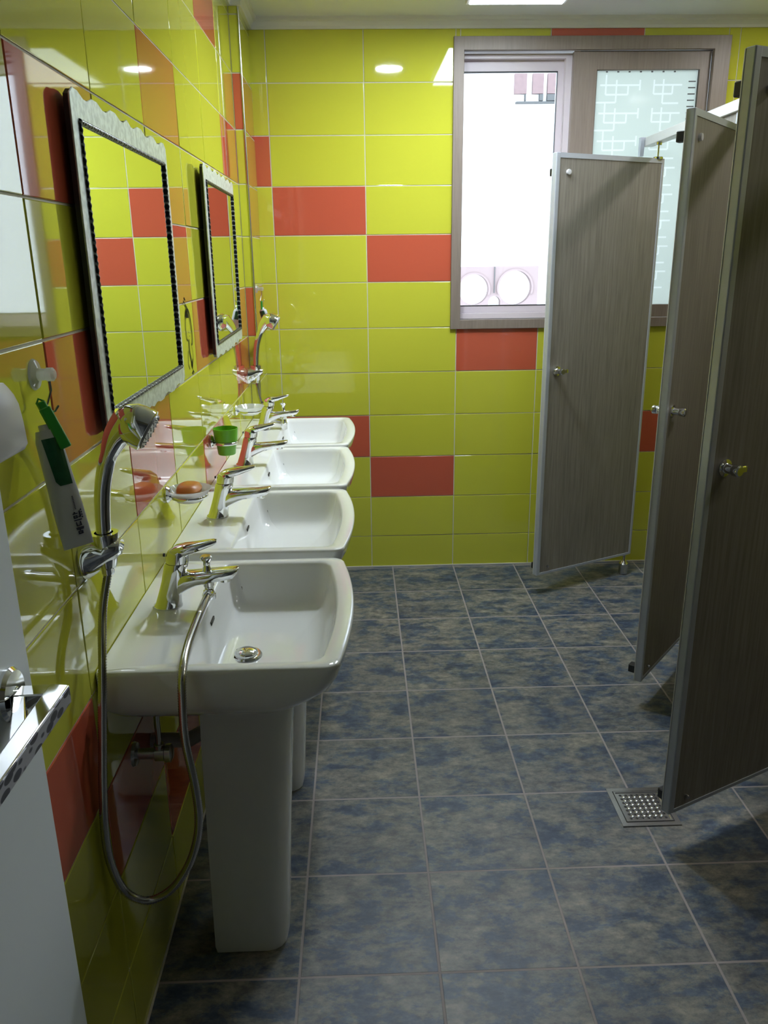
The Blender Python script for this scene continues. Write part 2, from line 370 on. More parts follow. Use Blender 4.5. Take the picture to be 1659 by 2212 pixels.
# back wall (y = 0), window hole x .285-1.41, z 1.165-2.31
HX0, HX1, HZ0, HZ1 = 0.285, 1.408, 1.165, 2.305
mb = MB()
for a, b in (((XL - .2, 0.0, 0), (HX0, 0.20, CEIL)), ((HX1, 0.0, 0), (XR + .2, 0.20, CEIL)), ((HX0, 0.0, 0), (HX1, 0.20, HZ0)), ((HX0, 0.0, HZ1), (HX1, 0.20, CEIL))):
    mb.box(a, b, 0)
ue = [XL, -0.503, -0.1017, 0.2985, 0.672, 1.06, 1.462, 1.865, XR]
z0 = 2.1556; ve = sorted([0.0] + [z0 - 0.1994 * k for k in range(0, 11) if z0 - 0.1994 * k > 0.02] + [z0 + 0.1994])
# row index from the floor: ve = [0, .1616, .361, .560, .7598, .959, 1.1586, 1.358, 1.5574, 1.7568, 1.956, 2.1556, 2.355]
redb = {(0, 9), (1, 8), (2, 7), (3, 5), (1, 3), (2, 2), (5, 3), (4, 11)}
tile_faces(mb, ue, ve, redb, lambda u, v, d: (u, -d, v), hole=(HX0 - .006, HX1 + .006, HZ0 - .006, HZ1 + .006))
finish_wall(mb, 'wall_back')

# left wall (x = XL)
mb = MB(); mb.box((XL - 0.2, YN - 0.1, 0), (XL, 0.0, CEIL), 0)
ul = arange(-2.515, 0.365, YN, 0.0)
i0 = min(range(len(ul)), key=lambda i: abs(ul[i] + 2.515))
vl = arange(0.966, 0.194, 0.0, 2.355); j0 = min(range(len(vl)), key=lambda i: abs(vl[i] - 0.966))
redl = {(0, 3), (2, 4), (4, 6), (5, 4), (0, 1), (2, 2), (3, 1), (5, 0), (1, 0), (3, -1), (-1, -2), (0, -3), (1, -4), (-2, 2), (-3, 4), (-3, -1)}
tile_faces(mb, ul, vl, {(i0 + a, j0 + b) for a, b in redl}, lambda u, v, d: (XL + d, u, v))
finish_wall(mb, 'wall_left')

# right wall and near wall (behind the camera position, around its doorway)
mb = MB(); mb.box((XR, YN - .1, 0), (XR + 0.2, 0, CEIL), 0)
tile_faces(mb, arange(-2.515, 0.4, YN, 0.0), vl, {(3, 4), (5, 6), (2, 8), (6, 3), (7, 9), (1, 5)}, lambda u, v, d: (XR - d, u, v))
finish_wall(mb, 'wall_right')
DX0, DX1, DZ = -0.575, 0.36, 2.06
mb = MB(); mb.box((XL - .2, YN - 0.12, 0), (DX0, YN, CEIL), 0); mb.box((DX1, YN - 0.12, 0), (XR + .2, YN, CEIL), 0); mb.box((DX0, YN - 0.12, DZ), (DX1, YN, CEIL), 0)
struct(mb.build('wall_near', 'paint'))  # unseen; dark paint instead of tile so little light bounces onto near basins

# corner pipe chase, 4 cm proud of the left wall
CX, CY = -0.5655, -0.326
mb = MB(); mb.box((XL + 0.0005, CY + .002, 0), (CX - .002, -0.0005, CEIL), 0)
vl2 = vl
tile_faces(mb, [XL + 0.0015, CX], vl2, {(0, j0 + 5), (0, j0 + 1)}, lambda u, v, d: (u, CY + .0022 - d, v))
tile_faces(mb, [CY, -0.003], vl2, {(0, j0 + 5), (0, j0 + 3), (0, j0 + 1), (0, j0 - 3)}, lambda u, v, d: (CX - .0022 + d, u, v))
o = finish_wall(mb, 'wall_corner')
mb = MB(); mb.tube([(CX + .001, CY - .001, 0.0), (CX + .001, CY - .001, 2.352)], 0.0042, n=12)
o = mb.build('trim_1', 'steel'); struct(o)

# floor, ceiling, mouldings
mb = MB(); mb.box((XL - .2, YN - 0.12, -0.1), (XR + .2, 0.2, 0.0)); struct(mb.build('floor', 'floor'))
mb = MB(); mb.box((XL - .2, YN - 0.12, CEIL), (XR + .2, 0.2, CEIL + 0.1))
struct(mb.build('ceiling', 'ceil'))
def crown(name, pts):
    prof = [(0.0, -0.040), (0.012, -0.040), (0.014, -0.030), (0.024, -0.016), (0.034, -0.012), (0.036, 0.0), (0.0, 0.0)]
    mb = MB(); rings = []
    for i, (p, nrm) in enumerate(pts): rings.append([(p[0] + nrm[0] * a, p[1] + nrm[1] * a, CEIL + b) for a, b in prof])
    mb.loft(rings, smooth=False); return struct(mb.build(name, 'crown'))
crown('trim_2', [((XL, YN), (1, 1)), ((XL, CY), (1, -1)), ((CX, CY), (1, -1)), ((CX, 0), (1, -1)), ((XR, 0), (-1, -1)), ((XR, YN), (-1, 1))])
mb = MB(); mb.box((CX, -0.006, 0.0), (XR, -0.0025, 0.006)); mb.box((XL + 0.0025, YN, 0.0), (XL + 0.006, CY, 0.006))
struct(mb.build('trim_3', 'grout'))

# corridor beyond the doorway
mb = MB()
mb.box((-1.2, YC, -0.1), (1.4, YN - 0.12, 0.0)); struct(mb.build('floor_corridor', 'ground'))
mb = MB(); mb.box((-1.2, YC, 2.6), (1.4, YN - 0.12, 2.7)); struct(mb.build('ceiling_corridor', 'paint'))
mb = MB(); mb.box((-1.3, YC, -0.1), (-1.2, YN - 0.12, 2.7)); struct(mb.build('wall_corridor_left', 'paint'))
mb = MB(); mb.box((1.4, YC, -0.1), (1.5, YN - 0.12, 2.7)); struct(mb.build('wall_corridor_right', 'paint'))
mb = MB(); mb.box((-1.3, YC - .1, -0.1), (1.5, YC, 2.7)); struct(mb.build('wall_corridor_end', 'paint'))
mb = MB(); mb.box((-1.2, YN - 0.13, CEIL + .0), (1.4, YN - 0.12, 2.7)); struct(mb.build('wall_corridor_near', 'paint'))

# ------------------------------------------------------------------ window
win = D.objects.new('window_1', None); COL.objects.link(win); win.location = (0.845, 0, 1.17); struct(win)
def WB(name, boxes, m, parent=win, bev=0.0015):
    mb = MB()
    for a, b in boxes: mb.box(a, b)
    o = mb.build(name, m, parent, bevel=bev); o.location = (0, 0, 0)
    o.matrix_parent_inverse = parent.matrix_basis.inverted() if parent is win else Matrix()
    return o
bpy.context.view_layer.update()
def frame_mitre(mb, x0, x1, z0, z1, wl, wr, wb, wt, y0, y1):
    O = [(x0, z0), (x1, z0), (x1, z1), (x0, z1)]; I = [(x0 + wl, z0 + wb), (x1 - wr, z0 + wb), (x1 - wr, z1 - wt), (x0 + wl, z1 - wt)]
    for k in range(4):
        k2 = (k + 1) % 4; q = [O[k], O[k2], I[k2], I[k]]; g = 0.0003
        cx = sum(p[0] for p in q) / 4; cz = sum(p[1] for p in q) / 4
        q = [(p[0], p[1]) for p in q]
        mb.prism(q, 1, y0, y1)
def WP(name, mb, m, bev=0.0012):
    o = mb.build(name, m, win, bevel=bev); o.matrix_parent_inverse = win.matrix_world.inverted(); return o
mb = MB(); frame_mitre(mb, 0.270, 1.422, 1.150, 2.321, 0.044, 0.068, 0.040, 0.050, -0.016, 0.005); WP('architrave', mb, 'winbrown')
mb = MB(); frame_mitre(mb, 0.290, 1.404, 1.170, 2.301, 0.020, 0.02, 0.018, 0.02, 0.004, 0.17); WP('window_frame', mb, 'winbrown')
# right-hand inner sash (brown) with frosted pane
mb = MB(); frame_mitre(mb, 0.776, 1.352, 1.190, 2.270, 0.100, 0.043, 0.055, 0.070, 0.010, 0.042)
sash = WP('inner_sash', mb, 'winbrown')
px0, px1, pz0, pz1 = 0.866, 1.319, 1.235, 2.208
strips = []
def hs(x0, x1, z, t=0.007): strips.append((px0 + x0, px0 + x1, z - t / 2, z + t / 2))
def vs_(x, za, zb, t=0.007): strips.append((px0 + x - t / 2, px0 + x + t / 2, za, zb))
for blk in range(9):
    zz = pz1 - 0.063 - blk * 0.108
    if zz < pz0 + .08: break
    hs(0.03, 0.20, zz); hs(0.055, 0.15, zz - 0.036); hs(0.01, 0.10, zz - 0.066); vs_(0.055, zz - 0.036, zz + 0.04); vs_(0.10, zz - 0.066, zz + 0.02); vs_(0.15, zz - 0.036, zz); vs_(0.20, zz - 0.02, zz + .02)
    hs(0.26, 0.38, zz); hs(0.26, 0.34, zz - 0.034); vs_(0.26, zz - 0.034, zz + 0.02); vs_(0.30, zz - 0.07, zz + 0.022); vs_(0.34, zz - 0.034, zz); hs(0.30, 0.37, zz - 0.07)
xs = sorted({px0, px1} | {q for s in strips for q in s[:2]}); zs = sorted({pz0, pz1} | {q for s in strips for q in s[2:]})
mb = MB()
for i in range(len(xs) - 1):
    for j in range(len(zs) - 1):
        cx, cz = (xs[i] + xs[i + 1]) / 2, (zs[j] + zs[j + 1]) / 2
        k = 1 if any(s[0] < cx < s[1] and s[2] < cz < s[3] for s in strips) else 0
        mb.add([(xs[i], 0.027, zs[j]), (xs[i + 1], 0.027, zs[j]), (xs[i + 1], 0.027, zs[j + 1]), (xs[i], 0.027, zs[j + 1])], [(0, 1, 2, 3)], k)
WP('frosted_pane', mb, ['frostpane', 'lattice'], 0)
px0, px1, pz0, pz1 = 0.876, 1.309, 1.245, 2.200
mb = MB()
for k in range(7): mb.box((px1 - 0.038, 0.0212, pz1 - 0.045 - k * 0.024), (px1 - 0.008, 0.0236, pz1 - 0.041 - k * 0.024))
for k in range(7): mb.box((px0 + 0.048 * k + .04, 0.0212, pz1 - 0.008), (px0 + 0.048 * k + 0.048, 0.0236, pz1 - 0.003))
mb.box((1.3535, 0.006, 1.19), (1.3555, 0.0095, 2.268)); mb.box((0.80, 0.006, 2.268), (1.355, 0.0095, 2.2705))
WP('print_mark', mb, 'bldgrey', 0)
# outer sash and reveal seen through the open left half
mb = MB(); frame_mitre(mb, 0.312, 0.800, 1.190, 2.270, 0.004, 0.050, 0.024, 0.018, 0.048, 0.075); WP('track', mb, 'winwhite')
mb = MB(); frame_mitre(mb, 0.300, 0.772, 1.195, 2.262, 0.010, 0.046, 0.050, 0.052, 0.085, 0.115); WP('outer_sash', mb, 'winwhite')
mb = MB(); frame_mitre(mb, 0.309, 0.727, 1.244, 2.211, 0.002, 0.002, 0.004, 0.004, 0.084, 0.098); WP('gasket', mb, 'dark', 0)
mb = MB(); mb.box((0.305, 0.098, 1.238), (0.730, 0.103, 2.215)); WP('clear_pane', mb, 'glass', 0)
mb = MB(); mb.box((0.730, 0.118, 1.20), (1.39, 0.122, 2.28)); WP('outer_pane', mb, 'glass', 0)

# ------------------------------------------------------------------ outside
mb = MB(); mb.box((-12, 6.05, -3), (2.55, 7, 9)); mb.box((2.55, 7.0, -3), (14, 8, 9)); mb.box((2.35, 6.05, -3), (2.55, 8, 9))
for a, b in (((1.62, 6.02), (1.77, 0)), ((1.82, 6.02), (1.94, 0)), ((1.985, 6.02), (2.12, 0))): pass
bld = mb.build('building', 'bld'); tag(bld, 'white building across the yard, blown out by daylight in the open window', 'building')
mb = MB()
for x0, x1 in ((1.62, 1.755), (1.82, 1.94), (1.985, 2.115)): mb.box((x0, 6.0, 3.16), (x1, 6.052, 3.36))
mb.build('shutter', 'bldbrick', bld)
mb = MB()
for x0, x1 in ((1.74, 1.75), (1.90, 1.94), (1.985, 2.115)): mb.box((x0, 6.0, 3.09), (x1, 6.052, 3.155))
mb.box((1.64, 5.98, 3.065), (2.16, 6.052, 3.08)); mb.build('sill', 'bldgrey', bld)
# arched parapet panel: a pink wall pierced by arches
def arch_panel():
    mb = MB(); X0, X1, Z0, Z1 = 1.00, 1.93, -2.999, 1.35; n = 28
    holes = [(1.19, 1.10, 0.17), (1.665, 1.115, 0.19), (1.43, 0.955, 0.07)]
    # vertical strips cut around circles
    N = 186
    for i in range(N):
        xa = X0 + (X1 - X0) * i / N; xb = X0 + (X1 - X0) * (i + 1) / N; xc = (xa + xb) / 2; cuts = []
        for cx, cz, r in holes:
            if abs(xc - cx) < r:
                h = math.sqrt(r * r - (xc - cx) ** 2); cuts.append((0.60, cz + h) if r < 0.1 else (cz - h, cz + h))
        z = Z0
        for a, b in sorted(cuts):
            if a > z: mb.box((xa, 5.80, z), (xb, 5.9, a))
            z = max(z, b)
        if z < Z1: mb.box((xa, 5.80, z), (xb, 5.9, Z1))
    return mb
par = arch_panel().build('parapet', 'bldpink'); tag(par, 'pale pink parapet with round arches outside the window', 'parapet')
mb = MB()
for cx, cz, r in ((1.19, 1.10, 0.17), (1.665, 1.115, 0.19)):
    rings = []
    for k in range(33):
        t = R(-20) + R(220) * k / 32; rings.append([(cx + rr * cos(t), yy, cz + rr * sin(t)) for rr, yy in ((r, 5.78), (r + .02, 5.78), (r + .02, 5.80), (r, 5.80))])
    mb.loft(rings, smooth=False)
mb.build('arch_moulding', 'bldpink', par)
mb = MB(); mb.cyl((1.424, 5.785, 1.06), 0.006, 0.29); mb.build('drain_pipe', 'bldgrey', par)
mb = MB(); mb.box((-12, 0.3, -3.1), (14, 7, -3)); struct(mb.build('ground_outside', 'ground'))

# ------------------------------------------------------------------ ceiling lamps
def downlight(name, loc, lampmat, label, r=0.068):
    t = thing(name, label, 'ceiling light', loc)
    mb = MB(); mb.lathe([(r, 0.0), (r + .014, 0.0), (r + .012, -0.006), (r, -0.009), (r - .001, -0.004)], caps=(False, False)); mb.build('trim_ring', 'white_plastic', t)
    mb = MB(); mb.lathe([(r - .0005, -0.001), (r - .003, -0.006), (r * .6, -0.009), (0.001, -0.0095)]); mb.build('diffuser', lampmat, t)
    return t
downlight('ceiling_downlight', (0.045, -0.90, CEIL), 'lamp', 'round recessed ceiling light over the aisle near the window wall')
downlight('ceiling_downlight', (1.62, -0.62, CEIL), 'lamp2', 'round ceiling light over the stall beside the window')
downlight('ceiling_downlight', (1.62, -1.72, CEIL), 'lamp2', 'round ceiling light over the middle toilet stall')
downlight('ceiling_downlight', (1.62, -2.36, CEIL), 'lamp3', 'round ceiling light over the nearest toilet stall')
t = thing('ceiling_panel_light', 'rectangular white surface light on the ceiling in front of the window', 'ceiling light', (0.461, -0.74, CEIL))
mb = MB(); mb.bbox((-0.186, -0.42, -0.038), (0.186, 0.42, -0.0005), 0.006); mb.build('housing', 'white_plastic', t)
mb = MB(); mb.box((-0.172, -0.406, -0.0405), (0.172, 0.406, -0.0375)); mb.build('diffuser', 'panel', t)

# ------------------------------------------------------------------ washbasins
def rr_outline(x0, x1, hw, rc, bow, n=10, back_r=0.006):
    """outline from wall (x0) to front (x1), half width hw, front corner radius rc, front bow"""
    P = []
    for k in range(5): t = pi + (pi / 2) * k / 4; P.append((x0 + back_r + back_r * cos(t), -hw + back_r + back_r * sin(t)))
    for k in range(7): 
        f = (k + 1) / 8; P.append((x0 + (x1 - bow - rc - x0) * f, -hw))
    for k in range(n + 1): t = -pi / 2 + (pi / 2) * k / n; P.append((x1 - bow - rc + rc * cos(t), -hw + rc + rc * sin(t)))
    m = 14
    for k in range(1, m): 
        y = -hw + rc + (2 * hw - 2 * rc) * k / m; q = y / (hw - rc); P.append((x1 - bow * q * q, y))
    for k in range(n + 1): t = (pi / 2) * k / n; P.append((x1 - bow - rc + rc * cos(t), hw - rc + rc * sin(t)))
    for k in range(7):
        f = 1 - (k + 1) / 8; P.append((x0 + (x1 - bow - rc - x0) * f, hw))
    for k in range(5): t = pi / 2 + (pi / 2) * k / 4; P.append((x0 + back_r + back_r * cos(t), hw - back_r + back_r * sin(t)))
    return P
HW = 0.262
def make_basin(label):
    t = thing('washbasin', label, 'washbasin', (XL, 0, 0), 0, 'pedestal washbasins along the wall')
    mb = MB()
    O = lambda z, x1, hw, rc, bow, x0=0.0006: [(x, y, z) for x, y in rr_outline(x0, x1, hw, rc, bow)]
    outer = [O(-0.170, 0.285, 0.095, 0.06, 0.01, 0.12), O(-0.150, 0.310, 0.150, 0.06, 0.012, 0.09), O(-0.120, 0.345, 0.205, 0.06, 0.016, 0.05), O(-0.096, 0.372, 0.236, 0.06, 0.020, 0.02),
             O(-0.078, 0.396, 0.250, 0.055, 0.024, 0.001), O(-0.055, 0.417, 0.258, 0.04, 0.024), O(-0.030, 0.430, 0.261, 0.034, 0.023), O(-0.008, 0.434, HW, 0.030, 0.022),
             O(-0.002, 0.434, HW - .001, 0.029, 0.022), O(0.0, 0.431, HW - .004, 0.027, 0.022, 0.001)]
    # inner opening
    I = lambda z, x0, x1, hw, rc, bow, br: [(x, y, z) for x, y in rr_outline(x0, x1, hw, rc, bow, back_r=br)]
    inner = [I(0.0, 0.138, 0.404, 0.238, 0.032, 0.018, 0.015), I(-0.004, 0.142, 0.400, 0.234, 0.030, 0.018, 0.016), I(-0.014, 0.145, 0.397, 0.231, 0.030, 0.017, 0.018),
             I(-0.050, 0.154, 0.387, 0.220, 0.030, 0.014, 0.022), I(-0.080, 0.162, 0.374, 0.206, 0.032, 0.010, 0.026), I(-0.092, 0.172, 0.360, 0.190, 0.035, 0.008, 0.03),
             I(-0.0975, 0.190, 0.335, 0.130, 0.04, 0.004, 0.04), I(-0.104, 0.205, 0.300, 0.050, 0.03, 0.0, 0.03)]
    mb.loft(outer + inner, smooth=True)
    b = mb.build('basin', 'porcelain', t, angle=60)
    # pedestal: D-shaped column, open to the wall
    mb = MB()
    def ped(z, x0, x1, hw):
        P = []
        for k in range(9): tt = -pi / 2 + pi * k / 8; P.append((x1 - 0.042 + 0.042 * cos(tt), (hw - 0.042) * (1 if k >= 4 else -1) * (0 if k == 4 else 1) + 0.042 * sin(tt), z))
        return [(x0, -hw, z)] + P + [(x0, hw, z), (x0, hw - .014, z), (x1 - 0.016, hw - .02, z), (x1 - 0.016, -hw + .02, z), (x0, -hw + .014, z)]
    mb.loft([ped(0.001, 0.115, 0.268, 0.070), ped(0.02, 0.112, 0.272, 0.073), ped(0.30, 0.118, 0.286, 0.078), ped(0.55, 0.125, 0.302, 0.086), ped(0.66, 0.13, 0.315, 0.092)], smooth=True)
    mb.build('pedestal', 'porcelain', t, angle=45)
    mb = MB(); mb.lathe([(0.030, 0.0), (0.0315, 0.002), (0.029, 0.005), (0.026, 0.005)], (0.215, -0.012, -0.1035)); mb.sphere((0.215, -0.012, -0.098), 0.024, sc=(1, 1, 0.42)); d = mb.build('drain', 'chrome', t)
    mb = MB(); mb.box((0.1485, -0.016, -0.034), (0.1515, 0.016, -0.027)); mb.build('overflow_slot', 'dark', t)
    return t
BAS = [(-2.232, 0.803), (-1.677, 0.810), (-1.137, 0.815), (-0.606, 0.820)]
blab = ['white pedestal washbasin in the foreground, with a shower hose looping past its side',
        'white pedestal washbasin second from the front, below the dish holding amber soap',
        'white pedestal washbasin third from the front, beside the green cup',
        'white pedestal washbasin at the far end of the row, next to the window wall']
b0 = None
for i, (y, z) in enumerate(BAS):
    if i == 0:
        b0 = make_basin(blab[0]); b0.location = (XL + .0026, y, z)
        for ch in b0.children:
            if ch.name.startswith('pedestal'): ch.location = (0, 0, -z)
    else:
        r = dup(b0, (XL + .0026, y, z), blab[i])
        for ch in r.children:
            if ch.name.startswith('pedestal'): ch.location = (0, 0, -z)

# ------------------------------------------------------------------ faucets (local origin on the deck, spout towards +x)
def ell(cx, cz, rx, ry, n=24): return [(cx + rx * cos(2 * pi * j / n), ry * sin(2 * pi * j / n), cz) for j in range(n)]
def make_faucet(label, diverter, group):
    t = thing('mixer_tap', label, 'tap', (0, 0, 0), 0, group)
    mb = MB()
    mb.loft([ell(0.001, 0.0, 0.029, 0.026), ell(0.001, 0.004, 0.029, 0.026), ell(0.003, 0.008, 0.026, 0.0235), ell(0.008, 0.030, 0.0235, 0.022), ell(0.015, 0.055, 0.0225, 0.0215), ell(0.021, 0.076, 0.0235, 0.0225), ell(0.024, 0.088, 0.0235, 0.0225), ell(0.026, 0.093, 0.022, 0.021)])
    secs = []
    for x, zb, zt, w_ in ((0.012, 0.016, 0.062, 0.012), (0.028, 0.026, 0.071, 0.018), (0.044, 0.036, 0.073, 0.020), (0.064, 0.045, 0.074, 0.020), (0.090, 0.051, 0.0755, 0.0205), (0.115, 0.055, 0.077, 0.0205), (0.134, 0.059, 0.079, 0.018), (0.143, 0.068, 0.080, 0.013), (0.146, 0.075, 0.080, 0.006)):
        n = 20; zc, hz = (zb + zt) / 2, (zt - zb) / 2; ring = []
        for j in range(n):
            a = 2 * pi * j / n; e = 0.62; ca, sa = cos(a), sin(a)
            ring.append((x, w_ * math.copysign(abs(ca) ** e, ca), zc + hz * math.copysign(abs(sa) ** e, sa)))
        secs.append(ring)
    mb.loft(secs); body = mb.build('tap_body', 'chrome', t, angle=50)
    mb = MB(); mb.cyl((0.118, 0, 0.050), 0.0115, 0.012); mb.build('aerator', 'chrome', t)
    mb = MB()
    mb.loft([ell(0.027, 0.094, 0.0225, 0.0215), ell(0.029, 0.108, 0.023, 0.0215), ell(0.031, 0.116, 0.022, 0.021), ell(0.034, 0.122, 0.017, 0.017), ell(0.036, 0.125, 0.008, 0.009)])
    secs = []
    for x, zb, zt, w_ in ((0.012, 0.108, 0.118, 0.012), (0.026, 0.106, 0.1275, 0.019), (0.045, 0.108, 0.1315, 0.0195), (0.065, 0.114, 0.1335, 0.0175), (0.085, 0.122, 0.1365, 0.0145), (0.100, 0.1275, 0.1385, 0.011), (0.107, 0.132, 0.138, 0.006)):
        n = 18; zc, hz = (zb + zt) / 2, (zt - zb) / 2
        secs.append([(x, w_ * math.copysign(abs(cos(2 * pi * j / n)) ** .7, cos(2 * pi * j / n)), zc + hz * math.copysign(abs(sin(2 * pi * j / n)) ** .7, sin(2 * pi * j / n))) for j in range(n)])
    mb.loft(secs)
    h = mb.build('lever_handle', 'chrome', t, angle=50)
    mb = MB(); mb.cyl((0.004, 0, 0.108), 0.0035, 0.004, axis=(-1, 0, 0.1)); mb.build('set_screw', 'black', h)
    if diverter:
        mb = MB(); mb.lathe([(0.010, 0), (0.0085, 0.004), (0.0065, 0.010), (0.0072, 0.020), (0.011, 0.024), (0.0118, 0.028), (0.009, 0.031)], (0.083, 0, 0.074)); mb.build('diverter_knob', 'chrome', t)
        mb = MB(); mb.lathe([(0.012, 0), (0.0128, 0.003), (0.0128, 0.010), (0.010, 0.013), (0.009, 0.026), (0.011, 0.028), (0.011, 0.040)], (0.084, 0, 0.014)); mb.build('hose_outlet', 'chrome', t)
    return t
f1 = make_faucet('chrome lever tap with a shower diverter on the foreground washbasin', True, 'chrome lever taps with a diverter knob')
f1.location = (-0.538, -2.222, 0.8032)
f4 = dup(f1, (-0.530, -0.575, 0.8202), 'chrome lever tap with a shower diverter on the washbasin by the corner')
f2 = make_faucet('plain chrome lever tap on the second washbasin, in front of the dish with amber soap', False, 'plain chrome lever taps')
f2.location = (-0.531, -1.663, 0.8102)
f3 = dup(f2, (-0.531, -1.122, 0.8152), 'plain chrome lever tap on the washbasin beside the green cup')

# ------------------------------------------------------------------ shower sets
def corrugated(pts, r, name, parent, smooth_end=0.10):
    _, L = spline(pts, 10); n = int(L / 0.0022); P, L = spline(pts, n)
    mb = MB(); rad = []
    for i in range(n + 1):
        s = L * i / n; rad.append(r if (L - s) < smooth_end else (r if i % 2 else r * 0.84))
    mb.tube(P, rad, n=12); return mb.build(name, 'hose', parent, angle=180)
def holder(label, loc, s=1.0):
    t = thing('shower_holder', label, 'shower holder', loc, 0, 'wall shower holders')
    mb = MB()
    rings = []
    for x, zc, hz, hy in ((0.0, 0.0, 0.040, 0.034), (0.008, 0.001, 0.040, 0.034), (0.020, 0.004, 0.034, 0.028), (0.036, 0.010, 0.026, 0.025), (0.054, 0.015, 0.019, 0.022), (0.062, 0.016, 0.013, 0.016)):
        n = 24; rings.append([(x, hy * cos(2 * pi * j / n), zc + hz * (sin(2 * pi * j / n) if sin(2 * pi * j / n) < 0 else 0.75 * sin(2 * pi * j / n))) for j in range(n)])
    mb.loft(rings); mb.build('bracket', 'chrome', t, angle=50)
    mb = MB(); mb.lathe([(0.0130, -0.034), (0.015, -0.030), (0.0215, 0.006), (0.0235, 0.022), (0.0230, 0.027), (0.0150, 0.027), (0.0120, -0.034)], (0.036, 0, 0.012), caps=(False, False)); mb.build('socket', 'chrome', t)
    return t
h1 = holder('chrome wall bracket holding the large hand shower above the nearest washbasin', (XL + .0024, -2.468, 1.005))
h4 = dup(h1, (XL + .0024, -0.40, 1.012), 'chrome wall bracket holding the hand shower in the far corner')
def handshower(label, base, hose, mirror=1):
    t = thing('hand_shower', label, 'hand shower', base, 0, 'chrome hand showers with hoses')
    # handle curve (local, x out of wall, z up), base = bottom of handle
    hp = [(0.0, 0, -0.012), (0.001, 0, 0.03), (0.004, 0, 0.075), (0.010, 0, 0.115), (0.022, 0, 0.155), (0.040, 0, 0.190), (0.062, 0, 0.213)]
    P, L = spline(hp, 30); rr = []
    for i in range(31):
        s = i / 30; a = 0.0125 + 0.0025 * s if s < 0.75 else 0.0144 + (s - 0.75) * 0.055; rr.append((a * 1.0, a * 0.92 if s < .75 else a))
    mb = MB(); mb.tube(P, rr, n=20); mb.build('handle', 'chrome', t, angle=50)
    c = Vector((0.072, 0, 0.207)); ax = Vector((0.86, 0, -0.51)).normalized()
    mb = MB(); mb.lathe([(0.010, -0.034), (0.022, -0.026), (0.031, -0.012), (0.0335, 0.0), (0.0345, 0.014), (0.034, 0.019), (0.030, 0.021)], c, ax, 36); hd = mb.build('shower_head', 'chrome', t, angle=35)
    mb = MB(); mb.lathe([(0.0295, 0.0), (0.029, 0.003), (0.02, 0.0035), (0.001, 0.0035)], c + ax * 0.0205, ax, 32)
    q = Vector((0, 0, 1)).rotation_difference(ax).to_matrix()
    for ring, rad in ((6, 0.010), (12, 0.018), (18, 0.0255)):
        for k in range(ring):
            a = 2 * pi * k / ring; mb.lathe([(0.0012, 0), (0.0008, 0.002)], c + q @ Vector((rad * cos(a), rad * sin(a), 0.0235)), ax, 6)
    mb.build('spray_plate', 'grey_plastic', hd)
    loc = [Vector(p) - Vector(base) for p in hose]
    corrugated(loc, 0.0075, 'hose', t)
    mb = MB(); mb.lathe([(0.0095, 0), (0.0105, 0.003), (0.0105, 0.024), (0.0125, 0.028)], (0.0, 0, -0.040)); mb.build('hose_nut', 'chrome', t)
    e = loc[-1]; d = (loc[-1] - loc[-2]).normalized()
    mb = MB(); mb.lathe([(0.008, -0.012), (0.0105, -0.008), (0.0105, 0.008), (0.012, 0.012)], e, d); mb.build('hose_coupling', 'chrome', t)
    return t
B1 = (-0.5655, -2.468, 1.012)
hose1 = [(-0.5655, -2.468, 0.975), (-0.573, -2.495, 0.915), (-0.5675, -2.545, 0.838), (-0.577, -2.56, 0.717), (-0.583, -2.57, 0.635), (-0.588, -2.575, 0.548), (-0.587, -2.57, 0.477), (-0.574, -2.56, 0.413),
         (-0.545, -2.555, 0.387), (-0.514, -2.55, 0.391), (-0.483, -2.55, 0.42), (-0.454, -2.55, 0.473), (-0.437, -2.55, 0.54), (-0.437, -2.55, 0.615), (-0.446, -2.55, 0.706), (-0.446, -2.544, 0.774),
         (-0.446, -2.525, 0.817), (-0.449, -2.46, 0.833), (-0.452, -2.36, 0.835), (-0.454, -2.27, 0.832), (-0.4545, -2.235, 0.8295)]
hs1 = handshower('chrome hand shower with a long steel hose looping below the nearest washbasin', B1, hose1)
B4 = (-0.5655, -0.40, 1.019)
hose4 = [(-0.5655, -0.40, 0.982), (-0.562, -0.405, 0.94), (-0.552, -0.41, 0.90), (-0.535, -0.415, 0.862), (-0.500, -0.43, 0.834), (-0.460, -0.47, 0.829), (-0.449, -0.53, 0.828), (-0.4465, -0.566, 0.8285)]
hs4 = handshower('chrome hand shower with its hose running to the tap in the far corner', B4, hose4)

